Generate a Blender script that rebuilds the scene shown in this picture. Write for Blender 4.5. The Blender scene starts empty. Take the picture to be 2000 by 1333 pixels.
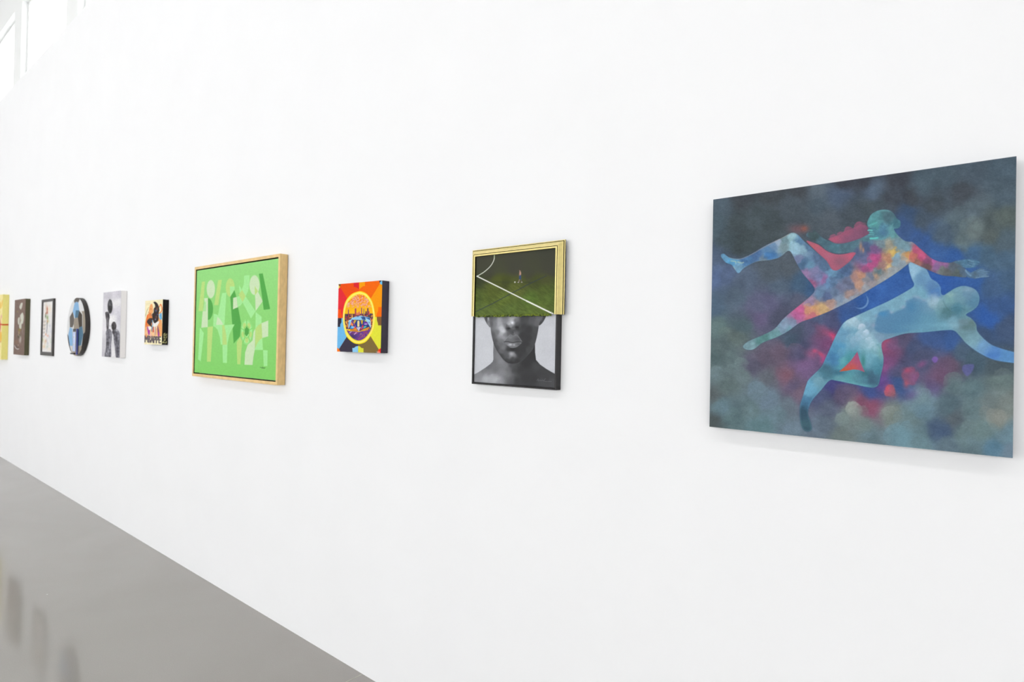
import bpy, bmesh, math
import numpy as np
from mathutils import Matrix, Vector

S = bpy.context.scene
COL = S.collection

# ------------------------------------------------------------------ camera
F_PX, YAW, PITCH, ROLL = 1101.574, 0.9061559, 0.0089236, 0.0201026
CAM = np.array([0.0, -1.5471, 1.43])
def cam_axes():
    f = np.array([-math.cos(YAW)*math.cos(PITCH), math.sin(YAW)*math.cos(PITCH), math.sin(PITCH)])
    r = np.cross(f, [0, 0, 1]); r /= np.linalg.norm(r); u = np.cross(r, f)
    c, s = math.cos(ROLL), math.sin(ROLL)
    return f, r*c + u*s, u*c - r*s
AF, AR, AU = cam_axes()
cd = bpy.data.cameras.new('camera'); cam = bpy.data.objects.new('camera', cd); COL.objects.link(cam)
cd.sensor_width = 36.0; cd.sensor_fit = 'HORIZONTAL'; cd.lens = 36.0*F_PX/2000.0
cd.clip_start = 0.05; cd.clip_end = 200
cam.matrix_world = Matrix(((AR[0], AU[0], -AF[0], CAM[0]), (AR[1], AU[1], -AF[1], CAM[1]), (AR[2], AU[2], -AF[2], CAM[2]), (0, 0, 0, 1)))
cd.dof.use_dof = True; cd.dof.focus_distance = 1.75; cd.dof.aperture_fstop = 4.5
S.camera = cam

# ------------------------------------------------------------------ light
S.view_settings.view_transform = 'Standard'; S.view_settings.look = 'None'
S.view_settings.gamma = 1.0; S.view_settings.use_curve_mapping = False
S.view_settings.exposure = 0.0
w = bpy.data.worlds.new('overcast_sky'); S.world = w; w.use_nodes = True
wn = w.node_tree; bgn = wn.nodes['Background']
bgn.inputs['Color'].default_value = (1.0, 1.0, 1.0, 1); bgn.inputs['Strength'].default_value = 4.62
def area(name, loc, sx, sy, power, rot=(0, 0, 0), color=(1, 1, 1)):
    l = bpy.data.lights.new(name, 'AREA'); l.shape = 'RECTANGLE'; l.size = sx; l.size_y = sy; l.energy = power; l.color = color
    o = bpy.data.objects.new(name, l); o.location = loc; o.rotation_euler = rot; COL.objects.link(o); return o
# the gallery's continuous ceiling strip, parallel to the picture wall
area('ceiling_light_strip', (-3.0, -4.0, 6.1), 22.0, 0.2, 152, (math.radians(42), 0, 0), (1.0, 0.99, 0.98))

# ------------------------------------------------------------------ helpers
def project(P):
    v = P - CAM
    z = v @ AF
    return 1000 + F_PX*(v @ AR)/z, 666.5 - F_PX*(v @ AU)/z
def s2l(c):
    c = np.asarray(c, float)
    return np.where(c <= 0.04045, c/12.92, ((c+0.055)/1.055)**2.4)
KA = 0.88                       # light on the wall relative to a white card
def col(r, g, b):
    return tuple(np.clip(s2l(np.array([r, g, b])/255.0)*KA, 0, 0.9)) + (1.0,)
MATS = {}
def mat(name, rgb, rough=0.5,  spec=0.5, metal=0.0, noise=0.0, nscale=40.0, bump=0.0, bscale=200.0, stretch=None, k=None):
    if name in MATS: return MATS[name]
    m = bpy.data.materials.new(name); m.use_nodes = True; nt = m.node_tree
    b = nt.nodes['Principled BSDF']; b.inputs['Roughness'].default_value = rough
    b.inputs['Specular IOR Level'].default_value = spec; b.inputs['Metallic'].default_value = metal
    c = col(*rgb) if k is None else tuple(s2l(np.array(rgb)/255.0)*k) + (1.0,)
    b.inputs['Base Color'].default_value = c
    if noise > 0 or bump > 0:
        tc = nt.nodes.new('ShaderNodeTexCoord'); mp = nt.nodes.new('ShaderNodeMapping')
        if stretch: mp.inputs['Scale'].default_value = stretch
        nt.links.new(tc.outputs['Object'], mp.inputs['Vector'])
    if noise > 0:
        n = nt.nodes.new('ShaderNodeTexNoise'); n.inputs['Scale'].default_value = nscale; n.inputs['Detail'].default_value = 6
        r = nt.nodes.new('ShaderNodeValToRGB')
        lo = tuple(x*(1-noise) for x in c[:3]) + (1,); hi = tuple(min(1, x*(1+noise)) for x in c[:3]) + (1,)
        r.color_ramp.elements[0].color = lo; r.color_ramp.elements[1].color = hi
        r.color_ramp.elements[0].position = 0.3; r.color_ramp.elements[1].position = 0.7
        nt.links.new(mp.outputs[0], n.inputs['Vector']); nt.links.new(n.outputs['Fac'], r.inputs[0]); nt.links.new(r.outputs[0], b.inputs['Base Color'])
    if bump > 0:
        n2 = nt.nodes.new('ShaderNodeTexNoise'); n2.inputs['Scale'].default_value = bscale; n2.inputs['Detail'].default_value = 4
        bp = nt.nodes.new('ShaderNodeBump'); bp.inputs['Strength'].default_value = bump; bp.inputs['Distance'].default_value = 0.002
        nt.links.new(mp.outputs[0], n2.inputs['Vector']); nt.links.new(n2.outputs['Fac'], bp.inputs['Height']); nt.links.new(bp.outputs[0], b.inputs['Normal'])
    MATS[name] = m; return m
def paint_mat(name, rough=0.55, spec=0.3, weave=0.0):
    m = bpy.data.materials.new(name); m.use_nodes = True; nt = m.node_tree; b = nt.nodes['Principled BSDF']
    at = nt.nodes.new('ShaderNodeAttribute'); at.attribute_name = 'paint'
    b.inputs['Roughness'].default_value = rough; b.inputs['Specular IOR Level'].default_value = spec
    tc = nt.nodes.new('ShaderNodeTexCoord'); n = nt.nodes.new('ShaderNodeTexNoise'); n.inputs['Scale'].default_value = 700; n.inputs['Detail'].default_value = 2
    nt.links.new(tc.outputs['Object'], n.inputs['Vector'])
    mx = nt.nodes.new('ShaderNodeMix'); mx.data_type = 'RGBA'; mx.blend_type = 'MULTIPLY'; mx.inputs[0].default_value = 1.0
    rp = nt.nodes.new('ShaderNodeValToRGB'); rp.color_ramp.elements[0].position = 0.25; rp.color_ramp.elements[1].position = 0.75
    rp.color_ramp.elements[0].color = (1-weave,)*3 + (1,); rp.color_ramp.elements[1].color = (1, 1, 1, 1)
    nt.links.new(n.outputs['Fac'], rp.inputs[0]); nt.links.new(at.outputs['Color'], mx.inputs[6]); nt.links.new(rp.outputs[0], mx.inputs[7])
    nt.links.new(mx.outputs[2], b.inputs['Base Color'])
    return m
def link(o, parent=None):
    COL.objects.link(o)
    if parent is not None: o.parent = parent
    return o
def thing(name, label, cat, loc, group=None):
    o = bpy.data.objects.new(name, None); COL.objects.link(o); o.location = loc; o.empty_display_size = 0.05
    o['label'] = label; o['category'] = cat
    if group: o['group'] = group
    return o
def mesh_obj(name, me, m, parent=None):
    for x in (m if isinstance(m, (list, tuple)) else [m]): me.materials.append(x)
    o = bpy.data.objects.new(name, me); link(o, parent)
    if parent is not None: o.matrix_parent_inverse = Matrix.Translation(-parent.location)
    return o
def boxes(name, bxs, m, parent=None, bevel=0.0):
    bm = bmesh.new()
    for (x0, x1, y0, y1, z0, z1) in bxs:
        v = [bm.verts.new(p) for p in ((x0, y0, z0), (x1, y0, z0), (x1, y1, z0), (x0, y1, z0), (x0, y0, z1), (x1, y0, z1), (x1, y1, z1), (x0, y1, z1))]
        for q in ((0, 3, 2, 1), (4, 5, 6, 7), (0, 1, 5, 4), (1, 2, 6, 5), (2, 3, 7, 6), (3, 0, 4, 7)): bm.faces.new([v[i] for i in q])
    if bevel: bmesh.ops.bevel(bm, geom=bm.edges[:], offset=bevel, segments=2, affect='EDGES', profile=0.5)
    me = bpy.data.meshes.new(name); bm.to_mesh(me); bm.free()
    return mesh_obj(name, me, m, parent)
def rail(name, side, rect, prof, mats, segmat, parent, m0=1, m1=1, cut0=None, cut1=None):
    """one moulding rail: side T/B/L/R round the inner rect (x0,x1,z0,z1); prof = closed loop of (outward a, depth off wall d)."""
    x0, x1, z0, z1 = rect
    bm = bmesh.new(); rings = []
    for e in (0, 1):
        ring = []
        for a, d in prof:
            if side in 'TB':
                x = (x0 - a*m0) if e == 0 else (x1 + a*m1); z = z1 + a if side == 'T' else z0 - a
            else:
                z = (z0 - a*m0) if e == 0 else (z1 + a*m1); x = x0 - a if side == 'L' else x1 + a
                if e == 0 and cut0 is not None: z = cut0
                if e == 1 and cut1 is not None: z = cut1
            ring.append(bm.verts.new((x, -d, z)))
        rings.append(ring)
    n = len(prof)
    for i in range(n):
        fc = bm.faces.new((rings[0][i], rings[0][(i+1) % n], rings[1][(i+1) % n], rings[1][i])); fc.material_index = segmat[i] if segmat else 0
    for e in (0, 1):
        fc = bm.faces.new(rings[e]); fc.material_index = 0
    bmesh.ops.recalc_face_normals(bm, faces=bm.faces[:])
    me = bpy.data.meshes.new(name); bm.to_mesh(me); bm.free()
    return mesh_obj(name, me, mats, parent)

# ------------------------------------------------------------------ painting engine (colours laid on real surface points)
rng = np.random.default_rng(7)
LAT = rng.random((256, 256))
def vnoise(x, y):
    xi = np.floor(x).astype(int); yi = np.floor(y).astype(int); fx = x-xi; fy = y-yi
    fx = fx*fx*(3-2*fx); fy = fy*fy*(3-2*fy)
    a = LAT[yi & 255, xi & 255]; b = LAT[yi & 255, (xi+1) & 255]; c = LAT[(yi+1) & 255, xi & 255]; d = LAT[(yi+1) & 255, (xi+1) & 255]
    return (a*(1-fx)+b*fx)*(1-fy) + (c*(1-fx)+d*fx)*fy
def fbm(x, y, o=4):
    s = 0; a = 0.5; t = 0
    for k in range(o):
        s = s + a*vnoise(x*2**k + 17.3*k, y*2**k + 5.1*k); t += a; a *= 0.5
    return s/t
def catmull(p, n=5, closed=True):
    p = np.asarray(p, float); N = len(p); out = []
    for i in range(N if closed else N-1):
        if closed: a, b, c, d = p[i-1], p[i], p[(i+1) % N], p[(i+2) % N]
        else: a, b, c, d = p[max(i-1, 0)], p[i], p[i+1], p[min(i+2, N-1)]
        for k in range(n):
            t = k/n
            out.append(0.5*((2*b) + (-a+c)*t + (2*a-5*b+4*c-d)*t*t + (-a+3*b-3*c+d)*t**3))
    if not closed: out.append(p[-1])
    return np.array(out)
class Art:
    def __init__(s, P, base):
        s.X, s.Y = project(P); s.C = np.tile(np.array(base, float), (len(P), 1)); s.o = (0.0, 0.0); s.k = 1.0; s.aa = 0.5
    def T(s, ox, oy, k): s.o = (ox, oy); s.k = k; return s
    def pt(s, p): return np.asarray(p, float)/s.k + np.array(s.o)
    def dist(s, pts, closed=True, pad=3.0):
        """signed distance (px, inside negative) on the subset near the shape"""
        p = pts; x0, y0 = p.min(0)-pad; x1, y1 = p.max(0)+pad
        idx = np.nonzero((s.X > x0) & (s.X < x1) & (s.Y > y0) & (s.Y < y1))[0]
        if len(idx) == 0: return idx, np.zeros(0)
        x = s.X[idx]; y = s.Y[idx]; d2 = np.full(len(idx), 1e9); ins = np.zeros(len(idx), bool)
        n = len(p)
        for i in range(n if closed else n-1):
            ax, ay = p[i]; bx, by = p[(i+1) % n]; ex, ey = bx-ax, by-ay; L = ex*ex+ey*ey
            if L < 1e-9: continue
            t = np.clip(((x-ax)*ex + (y-ay)*ey)/L, 0, 1)
            np.minimum(d2, (x-ax-t*ex)**2 + (y-ay-t*ey)**2, out=d2)
            if closed and ay != by:
                c = (ay > y) != (by > y)
                ins ^= c & (x < ax + (y-ay)*ex/ey)
        d = np.sqrt(d2)
        if closed: d = np.where(ins, -d, d)
        return idx, d
    def mask(s, pts, smooth=False, soft=None, n=5):
        soft = s.aa if soft is None else soft
        p = s.pt(pts); p = catmull(p, n) if smooth else p
        idx, d = s.dist(p, True, soft+1.5)
        m = np.zeros(len(s.X)); m[idx] = np.clip(0.5 - d/(2*soft), 0, 1); m = m*m*(3-2*m)
        return m
    def lay(s, m, color, a=1.0):
        m = (m*a)[:, None]
        s.C = s.C*(1-m) + np.asarray(color, float)*m
    def poly(s, pts, color, a=1.0, smooth=False, soft=None, clip=None):
        m = s.mask(pts, smooth, soft)
        if clip is not None: m = m*clip
        s.lay(m, color, a); return m
    def line(s, pts, wd, color, a=1.0, smooth=False, soft=None, clip=None):
        soft = s.aa if soft is None else soft; wd = wd/s.k
        p = s.pt(pts); p = catmull(p, 6, False) if smooth else p
        idx, d = s.dist(p, False, wd/2+soft+1)
        m = np.zeros(len(s.X)); m[idx] = np.clip(0.5 - (d-wd/2)/(2*soft), 0, 1)
        if clip is not None: m = m*clip
        s.lay(m, color, a)
    def ell(s, cx, cy, rx, ry, color, a=1.0, soft=None, clip=None, rot=0.0, wob=0.0):
        """crisp or soft ellipse; soft in px"""
        soft = s.aa if soft is None else soft
        c = s.pt((cx, cy)); rx = rx/s.k; ry = ry/s.k; dx = s.X-c[0]; dy = s.Y-c[1]
        cr, sr = math.cos(rot), math.sin(rot); dx, dy = dx*cr+dy*sr, -dx*sr+dy*cr
        q = np.sqrt((dx/rx)**2 + (dy/ry)**2)
        if wob: q = q + wob*(fbm(s.X/ (0.6*rx)+cx, s.Y/(0.6*ry)+cy, 3)-0.5)*2
        m = np.clip(0.5 - (q-1)*min(rx, ry)/(2*soft), 0, 1); m = m*m*(3-2*m)
        if clip is not None: m = m*clip
        s.lay(m, color, a); return m
    def glow(s, cx, cy, rx, ry, color, a=1.0, clip=None, rot=0.0):
        c = s.pt((cx, cy)); dx = s.X-c[0]; dy = s.Y-c[1]
        cr, sr = math.cos(rot), math.sin(rot); dx, dy = dx*cr+dy*sr, -dx*sr+dy*cr
        m = np.exp(-((dx/(rx/s.k))**2 + (dy/(ry/s.k))**2))
        if clip is not None: m = m*clip
        s.lay(m, color, a)
    def field(s, smp, size, p=2.0, warp=0.0, wscale=12.0, clip=None):
        """scattered colour samples blended smoothly"""
        smp = np.asarray(smp, float); q = s.pt(smp[:, :2]); X, Y = s.X, s.Y
        sel = np.nonzero(clip > 0)[0] if clip is not None else np.arange(len(X))
        X = X[sel]; Y = Y[sel]
        if warp:
            X2 = X + warp*2*(fbm(X/wscale, Y/wscale, 4)-0.5); Y2 = Y + warp*2*(fbm(X/wscale+71, Y/wscale+33, 4)-0.5); X, Y = X2, Y2
        W = np.zeros(len(X)); A = np.zeros((len(X), 3))
        for (cx, cy), c in zip(q, smp[:, 2:]):
            wgt = 1.0/((X-cx)**2 + (Y-cy)**2 + size*size)**p
            W += wgt; A += wgt[:, None]*c
        A /= W[:, None]
        m = np.ones(len(sel)) if clip is None else clip[sel]
        s.C[sel] = s.C[sel]*(1-m[:, None]) + A*m[:, None]
    def lump(s, cx, cy, r, color, a=0.8, clip=None, dirx=-0.4, diry=-0.9, wob=0.25):
        """one billow of cloud: crisp on its lit upper rim, melting below"""
        c = s.pt((cx, cy)); r = r/s.k; dx = (s.X-c[0])/r; dy = (s.Y-c[1])/r
        q = np.sqrt(dx*dx+dy*dy) + wob*(fbm(s.X/(0.7*r)+cx*0.37, s.Y/(0.7*r)+cy*0.21, 3)-0.5)*2
        m = np.clip((1-q)*r/2.2, 0, 1)*np.clip(0.55 + 0.6*(dx*dirx+dy*diry), 0, 1)
        if clip is not None: m = m*clip
        s.lay(m, color, a)
    def grain(s, amp, scale=2.0, o=3):
        n = fbm(s.X/scale, s.Y/scale, o)-0.5
        s.C = s.C*(1+2*amp*n)[:, None]
    def final(s): return np.clip(s2l(np.clip(s.C, 0, 255)/255.0)*KA, 0, 0.92)
def grid_mesh(name, P, nu, nv, C, m, parent):
    """P: (nv*nu,3) points, rows bottom to top"""
    me = bpy.data.meshes.new(name); N = nu*nv
    i = (np.arange(nv-1)[:, None]*nu + np.arange(nu-1)[None, :]).ravel()
    q = np.stack([i, i+1, i+1+nu, i+nu], 1).astype(np.int32)
    me.vertices.add(N); me.vertices.foreach_set('co', P.astype(np.float32).ravel())
    me.loops.add(q.size); me.loops.foreach_set('vertex_index', q.ravel())
    me.polygons.add(len(q)); me.polygons.foreach_set('loop_start', (np.arange(len(q))*4).astype(np.int32))
    me.update(calc_edges=True)
    ca = me.color_attributes.new('paint', 'FLOAT_COLOR', 'POINT')
    ca.data.foreach_set('color', np.concatenate([C, np.ones((N, 1))], 1).astype(np.float32).ravel())
    return mesh_obj(name, me, m, parent)
def front_pts(x0, x1, z0, z1, d, nu, nv):
    x, z = np.meshgrid(np.linspace(x0, x1, nu), np.linspace(z0, z1, nv))
    return np.stack([x.ravel(), np.full(x.size, -d), z.ravel()], 1)
def side_pts(x1, z0, z1, d, nu, nv):          # right-hand edge of a box canvas, from front to wall
    y, z = np.meshgrid(np.linspace(-d, -0.001, nu), np.linspace(z0, z1, nv))
    return np.stack([np.full(y.size, x1), y.ravel(), z.ravel()], 1)

# ------------------------------------------------------------------ the room
XL, XR, YF, ZC = -15.0, 9.0, -9.0, 6.4
def struct(o): o['kind'] = 'structure'; return o
M_wall = mat('white_wall_paint', (235, 236, 238), k=1.0, rough=0.75, spec=0.2, noise=0.008, nscale=3.0, bump=0.05, bscale=180)
M_ceil = mat('light_grey_ceiling', (188, 188, 188), k=1.0, rough=0.8, spec=0.2)
M_frame = mat('white_window_frame', (238, 240, 240), k=1.0, rough=0.4)
def floor_material():
    m = bpy.data.materials.new('grey_polished_screed'); m.use_nodes = True; nt = m.node_tree; b = nt.nodes['Principled BSDF']; L = nt.links.new
    tc = nt.nodes.new('ShaderNodeTexCoord')
    n1 = nt.nodes.new('ShaderNodeTexNoise'); n1.inputs['Scale'].default_value = 0.9; n1.inputs['Detail'].default_value = 5; n1.inputs['Distortion'].default_value = 0.8
    n2 = nt.nodes.new('ShaderNodeTexNoise'); n2.inputs['Scale'].default_value = 260; n2.inputs['Detail'].default_value = 2
    r1 = nt.nodes.new('ShaderNodeValToRGB'); r1.color_ramp.elements[0].position = 0.3; r1.color_ramp.elements[1].position = 0.72
    r1.color_ramp.elements[0].color = (0.350, 0.328, 0.306, 1); r1.color_ramp.elements[1].color = (0.384, 0.363, 0.342, 1)
    r2 = nt.nodes.new('ShaderNodeValToRGB'); r2.color_ramp.elements[0].position = 0.3; r2.color_ramp.elements[1].position = 0.7
    r2.color_ramp.elements[0].color = (0.93, 0.93, 0.93, 1); r2.color_ramp.elements[1].color = (1.0, 1.0, 1.0, 1)
    mx = nt.nodes.new('ShaderNodeMix'); mx.data_type = 'RGBA'; mx.blend_type = 'MULTIPLY'; mx.inputs[0].default_value = 1
    L(tc.outputs['Object'], n1.inputs['Vector']); L(tc.outputs['Object'], n2.inputs['Vector'])
    L(n1.outputs['Fac'], r1.inputs[0]); L(n2.outputs['Fac'], r2.inputs[0]); L(r1.outputs[0], mx.inputs[6]); L(r2.outputs[0], mx.inputs[7])
    # sparse pale paint specks
    vo = nt.nodes.new('ShaderNodeTexVoronoi'); vo.inputs['Scale'].default_value = 4.5
    lt = nt.nodes.new('ShaderNodeMath'); lt.operation = 'LESS_THAN'; lt.inputs[1].default_value = 0.016
    L(tc.outputs['Object'], vo.inputs['Vector']); L(vo.outputs['Distance'], lt.inputs[0])
    mx2 = nt.nodes.new('ShaderNodeMix'); mx2.data_type = 'RGBA'; mx2.inputs[7].default_value = (0.62, 0.61, 0.59, 1)
    L(lt.outputs[0], mx2.inputs[0]); L(mx.outputs[2], mx2.inputs[6]); L(mx2.outputs[2], b.inputs['Base Color'])
    rr = nt.nodes.new('ShaderNodeMapRange'); rr.inputs[3].default_value = 0.07; rr.inputs[4].default_value = 0.11
    L(n1.outputs['Fac'], rr.inputs[0]); L(rr.outputs[0], b.inputs['Roughness'])
    b.inputs['Specular IOR Level'].default_value = 0.6
    return m
floor = struct(boxes('floor', [(XL, XR, YF, 0.25, -0.2, 0.0)], floor_material()))
ceiling = struct(boxes('ceiling', [(XL, XR, YF, 0.25, ZC, ZC+0.2)], M_ceil))
SILL, HEAD, WT = 4.37, 5.262, 0.25
WIN = [(-10.50, -8.763), (-8.413, -6.672), (-6.318, -4.577)]           # clerestory openings
WT2 = 0.11                                # the wall is thinner above the sill
bx = [(XL, XR, 0, WT2, HEAD, ZC)]
px0 = XL
for a, b_ in WIN: bx.append((px0, a, 0, WT2, SILL, HEAD)); px0 = b_
bx.append((px0, XR, 0, WT2, SILL, HEAD))
wall_back = struct(boxes('wall_back', [(XL, XR, 0, WT, 0, SILL)], M_wall))
struct(boxes('trim_1', bx, mat('pale_grey_window_band', (231, 233, 233), k=1.0, rough=0.6, spec=0.2)))       # posts and header of the clerestory
struct(boxes('wall_left', [(XL-0.2, XL, YF, WT, 0, ZC)], M_wall))
struct(boxes('wall_right', [(XR, XR+0.2, YF, WT, 0, ZC)], M_wall))
def glass_mat():
    m = bpy.data.materials.new('clear_window_glass'); m.use_nodes = True; nt = m.node_tree
    for n in list(nt.nodes):
        if n.type != 'OUTPUT_MATERIAL': nt.nodes.remove(n)
    out = [n for n in nt.nodes if n.type == 'OUTPUT_MATERIAL'][0]
    t = nt.nodes.new('ShaderNodeBsdfTransparent'); t.inputs[0].default_value = (0.985, 0.985, 0.98, 1)
    g = nt.nodes.new('ShaderNodeBsdfGlossy'); g.inputs['Roughness'].default_value = 0.02
    mx = nt.nodes.new('ShaderNodeMixShader'); mx.inputs[0].default_value = 0.05; nt.links.new(t.outputs[0], mx.inputs[1]); nt.links.new(g.outputs[0], mx.inputs[2])
    nt.links.new(mx.outputs[0], out.inputs[0]); return m
M_glass = glass_mat()
def window(name, x0, x1, z0, z1, yf, depth, fw, mull, outward):
    """frame set in an opening; yf = frame face, outward = +1 / -1 along y"""
    r = bpy.data.objects.new(name, None); COL.objects.link(r); r.location = ((x0+x1)/2, yf, z0); struct(r)
    ya, yb = sorted((yf, yf+outward*depth))
    fr = [(x0, x0+fw, ya, yb, z0, z1), (x1-fw, x1, ya, yb, z0, z1), (x0+fw, x1-fw, ya, yb, z0, z0+fw), (x0+fw, x1-fw, ya, yb, z1-fw, z1)]
    boxes('window_frame', fr, M_frame, r)
    xs = [x0+fw] + [m for m in mull] + [x1-fw]
    for mlx in mull: boxes('mullion', [(mlx-fw*0.4, mlx+fw*0.4, ya, yb, z0+fw, z1-fw)], M_frame, r)
    ym = (ya+yb)/2
    for i in range(len(xs)-1):
        a = xs[i] + (fw*0.4 if i else 0); b_ = xs[i+1] - (fw*0.4 if i < len(xs)-2 else 0)
        boxes('pane', [(a, b_, ym-0.004, ym+0.004, z0+fw, z1-fw)], M_glass, r)
    return r
for i, (a, b_) in enumerate(WIN):
    window('window_%d' % (i+1), a, b_, SILL, HEAD, 0.055, 0.045, 0.045, [a + 0.62*(b_-a)], 1)
# unseen glazed front behind the camera, added and sized for even frontal daylight
FB = [(XL+0.4+i*3.86, XL+0.4+i*3.86+3.5) for i in range(6)]
FZ0, FZ1 = 0.08, 4.1
bx = [(XL, XR, YF-0.25, YF, 0, FZ0), (XL, XR, YF-0.25, YF, FZ1, ZC)]; px0 = XL
for a, b_ in FB: bx.append((px0, a, YF-0.25, YF, FZ0, FZ1)); px0 = b_
bx.append((px0, XR, YF-0.25, YF, FZ0, FZ1))
struct(boxes('wall_front', bx, M_wall))
for i, (a, b_) in enumerate(FB):
    window('window_%d' % (i+4), a, b_, FZ0, FZ1, YF-0.08, 0.08, 0.06, [a+1.75], -1)
# hairline crack running out from the wall
def floor_pt(px, py):
    v = AF*F_PX + AR*(px-1000) - AU*(py-666.5); t = -CAM[2]/v[2]; return CAM + v*t
c0, c1, c2 = floor_pt(706, 1318.5), floor_pt(690, 1326), floor_pt(668, 1337)
bm = bmesh.new(); vs = []
for c in (c0, c1, c2, c2 + (c2-c1)*2.0):
    vs.append((bm.verts.new((c[0]-0.0011, c[1], 0.0006)), bm.verts.new((c[0]+0.0011, c[1], 0.0006))))
for i in range(3): bm.faces.new((vs[i][0], vs[i][1], vs[i+1][1], vs[i+1][0]))
me = bpy.data.meshes.new('floor_crack'); bm.to_mesh(me); bm.free()
mesh_obj('floor_crack', me, mat('pale_crack_filler', (205, 200, 180), rough=0.6), floor)

# ------------------------------------------------------------------ 1  large dreamlike canvas
M_canvas = paint_mat('oil_paint_on_canvas', 0.6, 0.10, 0.10)
M_print = paint_mat('flat_acrylic_paint', 0.6, 0.08, 0.03)
M_fine = paint_mat('smooth_fine_paint', 0.5, 0.10, 0.02)
def canvas_box(t, x0, x1, z0, z1, d, edge_mat, side=True, inset=0.0006):
    boxes('canvas_edge', [(x0, x1, -d+inset, -0.001, z0, z1)], edge_mat, t, bevel=0.0012)

X0, X1, Z0, Z1, D = -0.5103, 0.0952, 1.2256, 1.8325, 0.036
t1 = thing('painting', 'large dark blue canvas of two leaping figures among clouds', 'painting', ((X0+X1)/2, 0, Z0))
canvas_box(t1, X0, X1, Z0, Z1, D, mat('navy_canvas_edge', (52, 62, 80), rough=0.6, noise=0.15, nscale=60))
NU = NV = 660
P = front_pts(X0, X1, Z0, Z1, D, NU, NV)
A = Art(P, (90, 100, 108))
BG = [(1400,400,84,97,106),(1450,388,77,80,84),(1500,378,74,77,80),(1560,370,73,75,79),(1598,370,96,106,114),(1650,356,70,71,78),(1690,352,66,67,74),(1640,382,88,102,122),(1600,400,84,96,105),
(1550,400,84,92,98),(1480,420,78,87,90),(1440,440,72,80,82),(1420,470,72,83,87),(1398,440,80,95,103),(1396,500,86,100,122),(1450,478,70,79,80),(1500,450,74,82,84),(1396,540,94,112,148),(1420,535,88,102,130),
(1455,550,94,106,124),(1500,530,88,96,104),(1520,560,90,104,120),(1535,520,88,95,102),(1562,560,72,98,122),(1583,566,62,94,130),(1560,588,90,92,110),(1500,590,102,98,126),(1478,600,100,100,124),(1440,580,92,106,120),
(1396,600,88,108,126),(1400,642,104,124,120),(1410,680,96,110,108),(1450,640,88,106,110),(1482,618,112,98,130),(1520,620,84,84,104),(1440,660,100,112,106),(1396,700,94,112,110),(1425,705,104,120,118),(1398,732,114,130,130),
(1420,752,98,112,108),(1396,770,96,102,100),(1410,800,102,124,130),(1432,820,96,118,118),(1392,826,84,90,88),(1470,715,98,92,110),(1452,730,114,128,126),(1490,700,104,90,106),(1520,690,112,92,108),(1545,665,74,90,106),
(1562,682,80,80,108),(1580,705,122,92,128),(1570,722,130,98,136),(1540,735,134,94,108),(1550,752,106,92,118),(1500,742,110,112,118),(1480,762,114,132,140),(1500,782,112,128,140),(1540,800,108,118,126),(1560,762,126,100,115),
(1520,812,106,126,132),(1470,800,106,126,126),(1490,832,98,126,128),(1542,842,112,128,138),(1600,622,86,96,126),(1622,628,78,80,112),(1606,648,124,80,110),(1582,640,94,92,120),(1560,640,84,92,112),(1618,676,128,76,116),
(1650,622,58,92,150),(1700,592,50,94,162),(1740,562,54,98,166),(1770,545,54,98,166),(1600,772,84,90,122),(1640,772,98,84,108),(1680,790,134,76,100),(1702,802,142,82,104),(1700,768,66,84,140),(1620,756,74,72,128),
(1722,742,90,72,130),(1728,705,140,76,124),(1732,682,152,76,110),(1745,672,126,80,114),(1760,722,84,84,114),(1755,748,62,88,136),(1800,700,84,88,116),(1780,680,76,86,118),(1820,662,66,92,142),(1860,668,60,94,152),
(1760,664,92,84,110),(1840,732,118,84,110),(1860,716,108,84,104),(1820,752,100,88,126),(1880,690,78,96,114),(1902,702,72,92,104),(1950,722,78,90,96),(1862,752,102,122,124),(1900,762,98,120,122),(1950,742,110,126,120),
(1962,790,130,136,128),(1950,815,146,146,134),(1930,792,118,128,124),(1900,800,108,128,128),(1850,790,92,112,118),(1800,772,118,142,146),(1800,800,112,140,150),(1780,820,112,132,132),(1742,808,134,142,130),(1670,800,146,154,142),
(1650,820,126,138,132),(1690,832,116,130,124),(1620,800,98,104,122),(1610,832,106,118,130),(1640,852,116,126,120),(1700,852,108,128,132),(1760,850,116,150,158),(1800,862,110,136,140),(1840,840,76,94,120),(1862,820,96,104,108),
(1880,852,108,128,128),(1920,840,116,136,132),(1940,872,96,132,150),(1972,886,112,130,142),(1970,850,112,138,146),(1850,872,100,118,126),(1900,882,104,124,128),(1750,350,70,72,79),(1800,360,84,99,108),(1850,340,82,96,105),
(1900,330,80,92,102),(1960,330,80,95,105),(1962,380,82,96,105),(1880,380,74,78,84),(1820,400,76,83,89),(1780,390,73,76,82),(1900,415,99,112,118),(1870,440,95,110,115),(1900,450,114,124,120),(1930,440,86,95,94),(1962,430,97,106,100),
(1880,470,102,116,116),(1932,460,92,100,96),(1962,470,85,100,108),(1840,460,82,98,112),(1800,435,78,90,102),(1772,420,66,88,118),(1762,440,64,90,134),(1790,455,58,88,138),(1810,475,58,90,144),(1830,492,60,98,156),(1860,500,52,94,158),
(1850,540,48,92,166),(1900,495,70,102,134),(1930,500,78,105,126),(1962,510,80,105,126),(1970,550,72,98,126),(1940,560,68,95,130),(1950,600,60,90,138),(1900,552,52,94,158),(1930,622,48,92,164),(1962,640,70,88,118),(1920,650,64,84,114),
(1880,552,52,95,162),(1830,552,48,92,166),(1740,388,74,78,86),(1706,374,90,104,120),(1700,400,78,86,90),(1660,420,80,88,95),(1620,432,88,95,102),(1580,430,84,92,98),(1720,395,74,82,88)]
A.field(BG, 9.0, 2.2, warp=9.0, wscale=26.0)
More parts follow.
